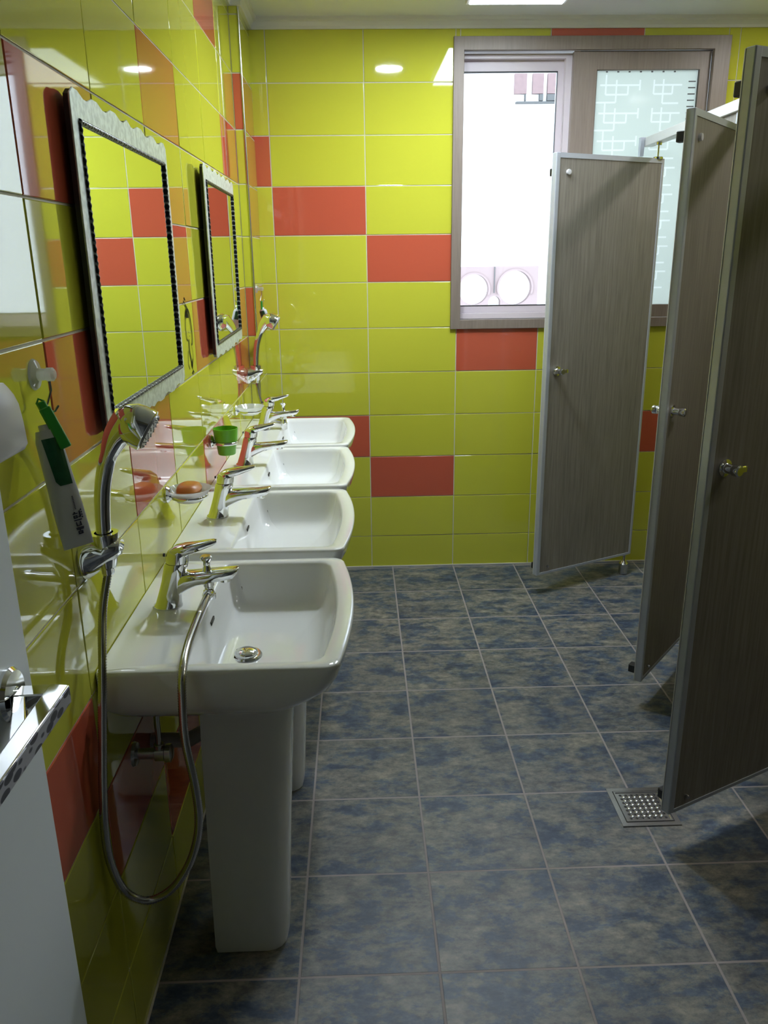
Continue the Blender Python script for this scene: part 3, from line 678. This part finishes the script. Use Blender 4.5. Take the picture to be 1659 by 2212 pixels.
# ------------------------------------------------------------------ mirrors
def make_mirror(label):
    t = thing('wall_mirror', label, 'mirror', (0, 0, 0), 0, 'wavy framed wall mirrors')
    top = [(-0.340, 0.255), (-0.338, 0.268), (-0.322, 0.2775), (-0.300, 0.277), (-0.272, 0.269), (-0.252, 0.2685), (-0.222, 0.277), (-0.195, 0.277), (-0.165, 0.269), (-0.142, 0.269), (-0.112, 0.278), (-0.082, 0.278), (-0.050, 0.270), (-0.028, 0.270),
           (0.0, 0.279)]
    top = top + [(-a, b) for a, b in reversed(top[:-1])]
    bot = [(0.338, -0.262), (0.320, -0.272), (0.290, -0.272), (0.262, -0.267), (0.235, -0.2685), (0.205, -0.275), (0.175, -0.2745), (0.145, -0.268), (0.118, -0.2685), (0.09, -0.276), (0.06, -0.276), (0.03, -0.270)]
    bot = bot + [(0.0, -0.2765)] + [(-a, b) for a, b in reversed(bot)]
    side = [(0.341, z) for z in (0.18, 0.09, 0.0, -0.09, -0.18)]
    side = [(a + 0.0015 * (k % 2), z) for k, (a, z) in enumerate(side)]
    poly = top + side + bot + [(-a, z) for a, z in reversed(side)]
    mb = MB(); mb.prism([(a * 0.995, b * 0.995) for a, b in poly], 0, 0.001, 0.0095, 1)
    bk = mb.build('backing', ['black', 'black'], t)
    # frosted border with rectangular opening
    ix, iz0, iz1 = 0.306, -0.232, 0.232
    inner = []
    for a, b in poly:
        k = max(abs(a) / ix, abs(b) / (iz1 if b > 0 else -iz0)); inner.append((a / k, b / k))
    mb = MB()
    n = len(poly); vs = [(0.0125, a, b) for a, b in poly] + [(0.0125, a, b) for a, b in inner] + [(0.0095, a, b) for a, b in poly] + [(0.0115, a * 1.003, b * 1.003) for a, b in poly]
    fs = [(i, (i + 1) % n, n + (i + 1) % n, n + i) for i in range(n)] + [(2 * n + i, 2 * n + (i + 1) % n, 3 * n + (i + 1) % n, 3 * n + i) for i in range(n)] + [(3 * n + i, 3 * n + (i + 1) % n, (i + 1) % n, i) for i in range(n)]
    mb.add(vs, fs); mb.build('frosted_border', 'frost', t)
    mb = MB(); mb.box((0.0095, -ix - .002, iz0 - .002), (0.0110, ix + .002, iz1 + .002)); mb.build('glass', 'mirror', t)
    mb = MB()
    for a, b in (((-ix, iz0), (-ix, iz1)), ((ix, iz0), (ix, iz1)), ((-ix, iz0), (ix, iz0)), ((-ix, iz1), (ix, iz1))):
        L = math.hypot(b[0] - a[0], b[1] - a[1]); N = int(L / 0.0028); P = []; rad = []
        for k in range(N + 1): P.append((0.0130, a[0] + (b[0] - a[0]) * k / N, a[1] + (b[1] - a[1]) * k / N)); rad.append(0.0044 if k % 4 < 2 else 0.0034)
        mb.tube(P, rad, n=8)
    mb.build('beaded_trim', 'rope', t, angle=60)
    return t
m1 = make_mirror('large wavy silver framed mirror above the two nearest washbasins')
m1.location = (XL + .0064, -1.990, 1.442); m1.rotation_euler = (0, 0, R(0.62))
m2 = dup(m1, (XL + .0082, -0.905, 1.448), 'wavy silver framed mirror above the washbasins near the window wall', R(1.0))
m2.scale = (1, 0.955, 1)

# ------------------------------------------------------------------ accessories on the left wall
def ring_holder(label, loc, rr, group):
    t = thing('ring_holder', label, 'holder', loc, 0, group)
    mb = MB(); mb.lathe([(0.019, 0), (0.020, 0.004), (0.016, 0.010), (0.009, 0.012)], (0, 0, 0), (1, 0, 0)); mb.build('rosette', 'chrome', t)
    mb = MB(); mb.tube([(0.010, 0, 0), (0.016, 0, -0.004)], 0.006); mb.build('arm', 'chrome', t)
    mb = MB(); N = 40; cx = 0.014 + rr
    rings = []
    for k in range(N + 1):
        a = 2 * pi * k / N; c = Vector((cx + rr * cos(a), rr * sin(a), -0.004)); d = Vector((cos(a), sin(a), 0))
        rings.append([tuple(c + d * (0.0032 * cos(2 * pi * j / 10)) + Vector((0, 0, 0.0042 * sin(2 * pi * j / 10)))) for j in range(10)])
    mb.loft(rings, caps=(False, False)); mb.build('ring', 'chrome', t)
    return t
def soap_dish(label, loc):
    mb = MB(); mb.lathe([(0.018, -0.020), (0.030, -0.017), (0.039, -0.006), (0.050, 0.010), (0.0525, 0.012), (0.0505, 0.013), (0.038, 0.000), (0.028, -0.012), (0.001, -0.015)], n=36)
    o = mb.build('soap_dish', 'dish', None, loc, angle=60); return tag(o, label, 'soap dish', 'milky soap dishes in chrome rings')
ring_holder('chrome ring carrying the soap dish with amber soap', (XL + .0024, -1.905, 0.944), 0.040, 'chrome ring holders')
soap_dish('milky glass soap dish with amber soap in it, between the first two washbasins', (XL + .0564, -1.905, 0.945))
mb = MB(); rings = []
for z, k in ((-0.013, 0.45), (-0.006, 0.80), (0.004, 1.12), (0.013, 1.2), (0.022, 1.0), (0.026, 0.65)):
    rings.append([(0.024 * k * math.copysign(abs(cos(a)) ** .75, cos(a)), 0.033 * k * math.copysign(abs(sin(a)) ** .75, sin(a)), z) for a in [2 * pi * j / 28 for j in range(28)]])
mb.loft(rings); o = mb.build('soap_bar', 'soap', None, (XL + .0564, -1.905, 0.9435)); tag(o, 'amber bar of soap lying in the milky dish', 'soap')
ring_holder('chrome ring carrying the empty soap dish near the corner', (XL + .0024, -0.80, 0.940), 0.040, 'chrome ring holders')
soap_dish('empty milky glass soap dish near the far corner', (XL + .0564, -0.80, 0.941))
ring_holder('chrome ring carrying the green cup', (XL + .0024, -1.315, 0.938), 0.0335, 'chrome ring holders').scale = (1, 1, 1)
mb = MB(); mb.lathe([(0.025, -0.040), (0.0265, -0.038), (0.030, -0.008), (0.0312, -0.004), (0.0312, 0.000), (0.034, 0.002), (0.0375, 0.040), (0.0365, 0.0405), (0.033, 0.003), (0.0295, -0.004), (0.0255, -0.037), (0.001, -0.037)], n=36)
o = mb.build('drinking_cup', 'cup_green', None, (XL + .0499, -1.315, 0.938), angle=45); tag(o, 'green plastic tumbler in a chrome ring beside the third washbasin', 'cup')

# hooks and hanging toothpaste
def hook(name, label, loc, s=1.0):
    t = thing(name, label, 'hook', loc)
    mb = MB(); mb.lathe([(0.022 * s, 0), (0.020 * s, 0.003), (0.009 * s, 0.006), (0.008 * s, 0.016), (0.0095 * s, 0.018), (0.0095 * s, 0.026), (0.006 * s, 0.029)], (0, 0, 0), (1, 0, 0)); mb.build('suction_cup', 'dish', t)
    mb = MB(); mb.tube([(0.020, 0, -0.008), (0.020, 0.001, -0.022), (0.016, -0.004, -0.036), (0.014, -0.010, -0.046), (0.018, -0.012, -0.052), (0.026, -0.010, -0.050), (0.030, -0.006, -0.043)], 0.0016, n=8); mb.build('hook_wire', 'steel', t)
    return t
hook('suction_hook', 'small clear suction hook with a wire on the tile beside the wall dispenser', (XL + .0024, -2.565, 1.312))
def jamo(mb, s, ox, oz, y, h):
    """Korean letters drawn as bars in a unit grid; s = list of bars (x0,z0,x1,z1)"""
    for x0, z0, x1, z1 in s: mb.box((ox + x0 * h, y - .0005, oz + z0 * h), (ox + x1 * h, y + .0005, oz + z1 * h))
def make_tube(label, length, with_text):
    t = thing('toothpaste_tube', label, 'toothpaste', (0, 0, 0), 0)
    L = length; mb = MB(); rings = []
    for s in range(13):
        f = s / 12; z = -L * f; hw = 0.0165 + 0.0045 * min(1, f * 1.5); th = 0.0115 * (1 - f) ** 0.8 + 0.0012
        if s == 0: hw *= 0.80; th *= 0.85
        rings.append([(hw * cos(2 * pi * j / 24), -th * math.copysign(abs(sin(2 * pi * j / 24)) ** .8, sin(2 * pi * j / 24)), z) for j in range(24)])
    mb.loft(rings); mb.build('tube_body', 'tube', t, angle=50)
    def surf(f): return -(0.0115 * (1 - f) ** 0.8 + 0.0018)
    mb = MB(); N = 10; vs = []; fs = []
    for i in range(N + 1):
        f = 0.07 + 0.40 * i / N; wl = -0.012 + 0.004 * (i / N); wr = 0.0135
        if i == N: wl += 0.004
        if i == 0: wr -= .002
        for k in range(6):
            x = wl + (wr - wl) * k / 5; th = -surf(f); hw = 0.0165 + 0.0045 * min(1, f * 1.5); yy = -th * math.sqrt(max(0, 1 - (x / hw) ** 2)) ** .8 - 0.0006
            vs.append((x, yy, -L * f))
    for i in range(N):
        for k in range(5): fs.append((i * 6 + k, i * 6 + k + 1, (i + 1) * 6 + k + 1, (i + 1) * 6 + k))
    mb.add(vs, fs); mb.build('green_print', 'tube_green', t)
    if with_text:
        mb = MB(); H = 0.0100; rows = []
        # reading direction: bottom to top; text x -> +z, text up -> -x
        def bar(x0, y0, x1, y1, base):
            # (x,y) in text space, unit H
            za, zb = base + x0 * H, base + x1 * H; xa, xb = 0.0125 - y0 * H, 0.0125 - y1 * H
            f = -(za + zb) / 2 / L; yy = surf(f) * math.sqrt(max(0, 1 - (((xa + xb) / 2) / 0.021) ** 2)) - 0.0006
            mb.box((min(xa, xb), yy - .0004, za), (max(xa, xb), yy + .0012, zb))
        w_ = 0.13
        b0_ = -L * 0.90
        for bx in ((0, .25, .45, .25 + w_), (0, .75, .45, .75 + w_), (0, .25, w_, .88), (.45 - w_, .25, .45, .88), (.50, .50, .66, .50 + w_), (.64, .05, .64 + w_, 1.0), (.84, 0, .84 + w_, 1.05)): bar(*bx, b0_)
        b1_ = b0_ + 1.15 * H
        for bx in ((0, .2, .58, .2 + w_), (0, .78, .58, .78 + w_), (0, .2, w_, .9), (.78, 0, .78 + w_, 1.05)): bar(*bx, b1_)
        b2_ = b1_ + 1.10 * H
        for bx in ((0, .50, .42, .50 + w_), (0, .90, .42, .90 + w_), (0, .5, w_, 1.0), (.30, .5, .42, 1.0), (.60, .42, .60 + w_, 1.05), (.72, .68, .92, .68 + w_), (.08, .0, .95, w_), (.08, 0, .08 + w_, .35)): bar(*bx, b2_)
        for k in range(9): bar(0.02 + .22 * k, .42, 0.13 + .22 * k, .55, b2_ + 1.25 * H)
        for k in range(4): bar(0.02 + .35 * k, -.26, 0.22 + .35 * k, -.14, b2_ - .1 * H)
        mb.build('lettering', 'ink', t)
    mb = MB(); mb.cyl((0, 0, -0.002), 0.008, 0.010); mb.build('cap', 'white_plastic', t)
    return t
tp = make_tube('white toothpaste tube with dark green print hanging beside the nearest hand shower', 0.165, True)
tp.location = (-0.575, -2.618, 1.243); tp.rotation_euler = Euler((R(-14), R(-4), R(38)), 'XYZ')
# green clip gripping the tube, hanging from the hook
t = thing('hanging_clip', 'bright green plastic clip hanging from the suction hook and gripping the tube', 'clip', (-0.572, -2.608, 1.258)); t.rotation_euler = Euler((R(-20), R(-16), R(38)), 'XYZ')
mb = MB(); mb.bbox((-0.006, -0.007, -0.042), (0.006, 0.004, 0.024), 0.003); mb.bbox((-0.009, -0.013, -0.046), (0.007, -0.006, 0.014), 0.003); mb.build('clip_jaw', 'green_plastic', t)
mb = MB(); mb.tube([(-0.003, 0, 0.018), (-0.005, 0, 0.024), (0, 0, 0.029), (0.005, 0, 0.024), (0.003, 0, 0.018)], 0.0016, n=8); mb.build('loop', 'green_plastic', t)
# second set in the far corner
hook('suction_hook', 'small white suction hook on the corner pipe chase beside the far hand shower', (CX + .0005, -0.245, 1.345), 0.8)
tp2 = make_tube('small pale toothpaste tube hanging in the corner behind the far hand shower', 0.085, False)
tp2.location = (-0.543, -0.250, 1.262); tp2.rotation_euler = Euler((R(3), R(-13), R(-35)), 'XYZ')
mb = MB(); mb.bbox((-0.004, -0.006, -0.024), (0.004, 0.006, 0.022), 0.0018); o = mb.build('hanging_clip', 'green_plastic', None, (-0.546, -0.252, 1.275)); tag(o, 'green clip on the small tube in the far corner', 'clip')

# wall dispenser beside the entrance
t = thing('soap_dispenser', 'grey-white wall dispenser with rounded shoulders cut off by the left edge', 'dispenser', (XL + .0024, -2.768, 1.247))
mb = MB()
def dsec(z, hx, hy, r=0.02, oy=0.0):
    P = []
    r = min(r, hx * .9)
    for q, (sx, sy) in enumerate(((1, 1), (-1, 1), (-1, -1), (1, -1))):
        for k in range(5): a = (q + k / 4) * pi / 2; P.append((0.0245 + sx * (hx - r) + r * cos(a), oy + sy * (hy - r) + r * sin(a), z))
    return P
mb.loft([dsec(-0.004, 0.017, 0.045, .008), dsec(0.002, 0.020, 0.050, .010), dsec(0.030, 0.0195, 0.0495, .012), dsec(0.052, 0.018, 0.047, .012), dsec(0.064, 0.016, 0.042, .012), dsec(0.073, 0.013, 0.035, .01), dsec(0.079, 0.010, 0.030, .008)])
mb.build('container', 'white_plastic', t, angle=50)
mb = MB(); mb.loft([dsec(0.078, 0.012, 0.024, .008, -.012), dsec(0.084, 0.012, 0.024, .008, -.012), dsec(0.118, 0.011, 0.022, .008, -.012), dsec(0.124, 0.008, 0.016, .006, -.012)]); mb.build('neck', 'white_plastic', t, angle=50)
mb = MB(); mb.box((0.0, -0.03, 0.0), (0.0045, 0.03, 0.11)); mb.build('wall_plate', 'grey_plastic', t)

# black line sticker between the mirrors: plain decorative line drawing
mb = MB()
def ribbon(pts, w0, w1=None):
    P, L = spline([(0, a, b) for a, b in pts], 26); n = len(P); vs = []
    for i, p in enumerate(P):
        d = (P[min(i + 1, n - 1)] - P[max(0, i - 1)]).normalized(); nr = Vector((0, -d.z, d.y)); f = i / (n - 1); w_ = w0 * (1 - f) + (w1 if w1 is not None else w0) * f
        vs += [tuple(p + nr * w_), tuple(p - nr * w_)]
    vs2 = [(a + 0.0006, b, c) for a, b, c in vs]
    mb.add(vs2, [(2 * i, 2 * i + 1, 2 * i + 3, 2 * i + 2) for i in range(n - 1)])
ribbon([(-0.050, 0.045), (-0.035, 0.062), (-0.010, 0.060), (0.008, 0.036), (0.016, 0.0), (0.010, -0.025), (-0.004, -0.030)], 0.0055, 0.003)
ribbon([(-0.050, 0.045), (-0.060, 0.020), (-0.055, -0.008), (-0.045, -0.015)], 0.0025)
ribbon([(-0.044, 0.056), (-0.028, 0.050), (-0.012, 0.046)], 0.009, 0.004)
ribbon([(-0.030, -0.012), (-0.034, -0.040), (-0.020, -0.075), (-0.022, -0.086)], 0.004)
ribbon([(-0.020, -0.088), (0.002, -0.068)], 0.010, 0.002)
ribbon([(-0.050, -0.040), (-0.060, -0.070), (-0.050, -0.090)], 0.002)
ribbon([(0.0, -0.035), (0.006, -0.055), (0.004, -0.070)], 0.0015)
for yy, zz in ((-0.060, 0.088), (-0.045, 0.080), (-0.032, 0.074), (-0.050, 0.096), (-0.008, -0.098), (-0.022, -0.101)): ribbon([(yy, zz), (yy + 0.012, zz - 0.007)], 0.0035, 0.002)
for yy, zz in ((-0.030, 0.006), (-0.016, 0.004), (-0.024, -0.004)): ribbon([(yy, zz), (yy + 0.005, zz - 0.001)], 0.0018)
o = mb.build('wall_sticker', 'sticker_ink', None, (XL + .0026, -1.475, 1.272), recalc=False); tag(o, 'black line drawing sticker on the lime tile between the two mirrors', 'sticker')

# angle valves and supply pipes under the near washbasin
def valve(label, loc):
    t = thing('angle_valve', label, 'valve', loc, 0, 'angle valves under the near washbasin')
    mb = MB(); mb.lathe([(0.024, 0), (0.022, 0.006), (0.011, 0.009), (0.011, 0.040), (0.015, 0.042), (0.015, 0.060)], (0, 0, 0), (1, 0, 0)); mb.cyl((0.050, 0, -0.012), 0.010, 0.034); mb.build('valve_body', 'steel', t)
    mb = MB(); mb.lathe([(0.008, 0), (0.018, 0.004), (0.018, 0.014), (0.010, 0.018)], (0.058, 0, 0), (1, 0, 0)); mb.build('hand_wheel', 'steel', t)
    mb = MB(); mb.tube([(0.050, 0, 0.02), (0.050, 0.004, 0.08), (0.060, 0.02, 0.15), (0.066, 0.035, 0.20)], 0.006); mb.build('supply_hose', 'hose', t)
    return t
va = valve('steel angle valve under the nearest washbasin, left one of the pair', (XL + .0024, -2.345, 0.545))
vb = dup(va, (XL + .0024, -2.175, 0.545), 'steel angle valve under the nearest washbasin, right one of the pair, nearer the pedestal')
mb = MB(); mb.tube([(-0.598, -2.232, 0.50), (-0.52, -2.232, 0.50), (-0.47, -2.232, 0.53), (-0.42, -2.232, 0.62), (-0.40, -2.232, 0.668)], 0.016); o = mb.build('waste_pipe', 'grey_plastic', b0); o.matrix_parent_inverse = Matrix.Translation(b0.location).inverted()
# ------------------------------------------------------------------ toilet stalls
ZB, ZT, DW = 0.10, 1.838, 0.565
def make_stall_door(label):
    t = thing('stall_door', label, 'stall door', (0, 0, 0), 0, 'open toilet stall doors')
    mb = MB(); mb.box((0.012, -0.009, ZB + .008), (DW - 0.018, 0.009, ZT - .014)); mb.build('panel', 'laminate', t)
    mb = MB()
    mb.bbox((DW - 0.018, -0.0125, ZB), (DW + 0.002, 0.0125, ZT), 0.0035); mb.bbox((0.0, -0.011, ZB), (0.014, 0.011, ZT), 0.003)
    mb.box((0.010, -0.0115, ZT - 0.018), (DW - 0.015, 0.0115, ZT)); mb.box((0.010, -0.0115, ZB), (DW - 0.015, 0.0115, ZB + 0.010))
    mb.build('edge_profile', 'alu', t, angle=40)
    mb = MB(); mb.bbox((DW + 0.0015, -0.0125, ZB + 0.002), (DW + 0.0035, -0.0095, ZT - 0.002), 0.0009); mb.build('edge_lip', 'alu_white', t)
    for z in (ZT - 0.068, ZB + 0.035):
        mb = MB(); mb.bbox((DW - 0.034, -0.038, z - 0.014), (DW - 0.006, -0.0125, z + 0.014), 0.004); mb.build('rubber_stop', 'black', t)
        big = z > 1
        mb = MB(); mb.lathe([(0.0095 if big else 0.005, 0), (0.0105 if big else 0.005, 0.004), (0.0095 if big else 0.004, 0.009), (0.001, 0.010)], (DW - 0.060, 0.009, z), (0, 1, 0), 24); mb.build('screw_cap', 'white_plastic' if big else 'steel', t)
    for sgn in (1, -1):
        mb = MB(); mb.lathe([(0.020, 0), (0.020, 0.004), (0.012, 0.006), (0.010, 0.022), (0.013, 0.026), (0.013, 0.040), (0.010, 0.043)], (DW - 0.055, sgn * 0.009, 1.005), (0, sgn, 0), 24)
        if sgn > 0: mb.bbox((DW - 0.090, 0.034, 0.997), (DW - 0.048, 0.044, 1.013), 0.004)
        mb.build('latch_knob', 'chrome', t, angle=40)
    # pivots
    mb = MB(); mb.cyl((0.030, 0, ZT - .004), 0.021, 0.010); mb.cyl((0.030, 0, ZT), 0.0035, 0.064); mb.cyl((0.030, 0, ZT + 0.05), 0.012, 0.0125); mb.build('top_pivot', 'chrome', t)
    mb = MB(); mb.cyl((0.030, 0, 0.0005), 0.021, 0.055); mb.lathe([(0.021, 0), (0.012, 0.012), (0.007, 0.020), (0.007, 0.050)], (0.030, 0, 0.055)); mb.build('bottom_pivot', 'steel', t)
    return t
doors = [((1.128, -0.150), (0.613, -0.403), 'grey woodgrain stall door standing open in front of the window, the farthest of three'),
         ((1.125, -0.915), (0.762, -1.352), 'dark grey woodgrain stall door between the nearest and the farthest one'),
         ((1.121, -1.760), (0.612, -2.010), 'grey woodgrain stall door in the right foreground, its edge over the floor drain')]
sd = None
for i, (h, e, lb) in enumerate(doors):
    a = math.atan2(e[1] - h[1], e[0] - h[0])
    if sd is None: sd = make_stall_door(lb); sd.location = (h[0], h[1], 0); sd.rotation_euler = (0, 0, a)
    else: dup(sd, (h[0], h[1], 0), lb, a)
mb = MB(); mb.bbox((1.088, -3.40, 1.900), (1.132, -0.004, 1.936), 0.003, axis=1); o = mb.build('header_rail', 'alu_white'); tag(o, 'pale metal rail running above the stall doors', 'rail')
mb = MB(); mb.box((1.070, -0.030, 1.862), (1.086, -0.004, 1.925)); mb.box((1.070, -0.030, 1.925), (1.094, -0.004, 1.936)); 
o = mb.build('rail_bracket', 'alu'); tag(o, 'small metal bracket fixing the rail to the window wall', 'bracket')
def pil(y0, y1, label):
    t = thing('stall_pilaster', label, 'panel', (1.11, (y0 + y1) / 2, 0), 0, 'fixed panels between the stall doors'); h = (y1 - y0) / 2
    mb = MB(); mb.box((-0.009, -h + .01, 0.10), (0.009, h - .01, 1.899)); mb.build('panel', 'laminate', t)
    mb = MB(); mb.box((-0.012, -h, 0.10), (0.012, -h + .012, 1.899)); mb.box((-0.012, h - .012, 0.10), (0.012, h, 1.899)); mb.cyl((0, 0, 0.0005), 0.02, 0.11); mb.build('edge_profile', 'alu', t)
pil(-0.885, -0.745, 'narrow fixed stall panel between the farthest and the second door')
pil(-1.72, -1.53, 'narrow fixed stall panel between the second and the nearest door')
pil(-2.62, -2.37, 'fixed stall panel behind the foreground stall door')
def part(y, label):
    t = thing('stall_partition', label, 'partition', (1.71, y, 0), 0, 'partitions between the toilet stalls')
    mb = MB(); mb.box((-0.575, -0.009, 0.10), (0.585, 0.009, 1.90)); mb.build('panel', 'laminate', t)
    mb = MB(); mb.box((-0.575, -0.011, 1.90), (0.585, 0.011, 1.915)); mb.cyl((-0.4, 0, 0.0005), 0.02, 0.10); mb.cyl((0.4, 0, 0.0005), 0.02, 0.10); mb.build('edge_profile', 'alu', t)
part(-0.815, 'stall partition beside the window stall'); part(-1.62, 'stall partition in the middle of the row'); part(-2.50, 'stall partition behind the foreground stall door')

# ------------------------------------------------------------------ floor drain
t = thing('floor_drain', 'square stainless floor drain with a perforated grate under the nearest stall door', 'drain', (0.6155, -1.8595, 0))
mb = MB(); W_ = 0.0795
for a, b in (((-W_, -W_), (W_, -W_ + .0135)), ((-W_, W_ - .0135), (W_, W_)), ((-W_, -W_ + .0135), (-W_ + .0135, W_ - .0135)), ((W_ - .0135, -W_ + .0135), (W_, W_ - .0135))): mb.box((*a, 0.0002), (*b, 0.0035))
for s in (0.0635,):
    for a, b in (((-s, -s), (s, -s + .004)), ((-s, s - .004), (s, s)), ((-s, -s + .004), (-s + .004, s - .004)), ((s - .004, -s + .004), (s, s - .004))): mb.box((*a, 0.0002), (*b, 0.0045))
mb.build('rim', 'steel', t)
mb = MB(); mb.box((-0.0705, -0.0705, 0.0001), (0.0705, 0.0705, 0.0007)); mb.build('pit', 'dark', t)
mb = MB(); mb.box((-0.060, -0.060, 0.0008), (0.060, 0.060, 0.0022), 0)
for i in range(7):
    for j in range(7):
        x, y = -0.048 + i * 0.016, -0.048 + j * 0.016
        mb.cyl((x, y, 0.0020), 0.0043, 0.0005, mi=1, n=10)
        if i < 6 and j < 6: mb.sphere((x + .008, y + .008, 0.0018), 0.0058, n=10, sc=(1, 1, 0.55))
mb.build('grate', ['steel', 'dark'], t, angle=60)

# ------------------------------------------------------------------ entrance door leaf, open against the left wall
dr = D.objects.new('door_1', None); COL.objects.link(dr); dr.location = (-0.568, YN + 0.01, 0); struct(dr)
mb = MB(); mb.bbox((-0.018, 0.0, 0.008), (0.018, 0.815, 2.03), 0.003); mb.build('leaf', 'leaf', dr)
# handle: rose, neck, triangular lever with patterned inlay; lever runs back towards the hinge
hd = None
mb = MB(); mb.lathe([(0.0310, 0), (0.0310, 0.004), (0.027, 0.008), (0.013, 0.009)], (0, 0, 0.005), (1, 0, 0), 36); hd = mb.build('handle', 'chrome', dr, (0.018, 0.752, 0.992), angle=40)
mb = MB(); mb.cyl((0.006, 0, 0), 0.0095, 0.022, axis=(1, 0, 0)); mb.build('neck', 'chrome', hd)
# lever: a long patterned front bar joined to the neck by two slanting arms, leaving a finger opening
mb = MB()
def quad(p, z0, z1): mb.prism(p, 2, z0, z1)
quad([(0.042, 0.014), (0.066, 0.010), (0.062, -0.215), (0.042, -0.215)], -0.010, 0.010)
quad([(0.010, -0.012), (0.010, 0.012), (0.054, 0.014), (0.054, -0.010)], -0.0095, 0.0095)
quad([(0.010, -0.012), (0.024, -0.010), (0.050, -0.075), (0.050, -0.125)], -0.009, 0.009)
mb.build('lever', 'chrome', hd, bevel=0.002)
mb = MB(); mb.prism([(0.006, -0.0092), (-0.212, -0.0092), (-0.212, 0.0092), (0.006, 0.0092)], 0, 0.0655, 0.0672); o = mb.build('patterned_inlay', 'inlay', hd); o.rotation_euler = (0, 0, R(-1.0))

for ob in list(SC.objects):
    if ob.type == 'MESH' and ob.data.polygons and 'kind' not in ob and ob.parent is None and 'label' not in ob: print('UNLABELLED', ob.name)
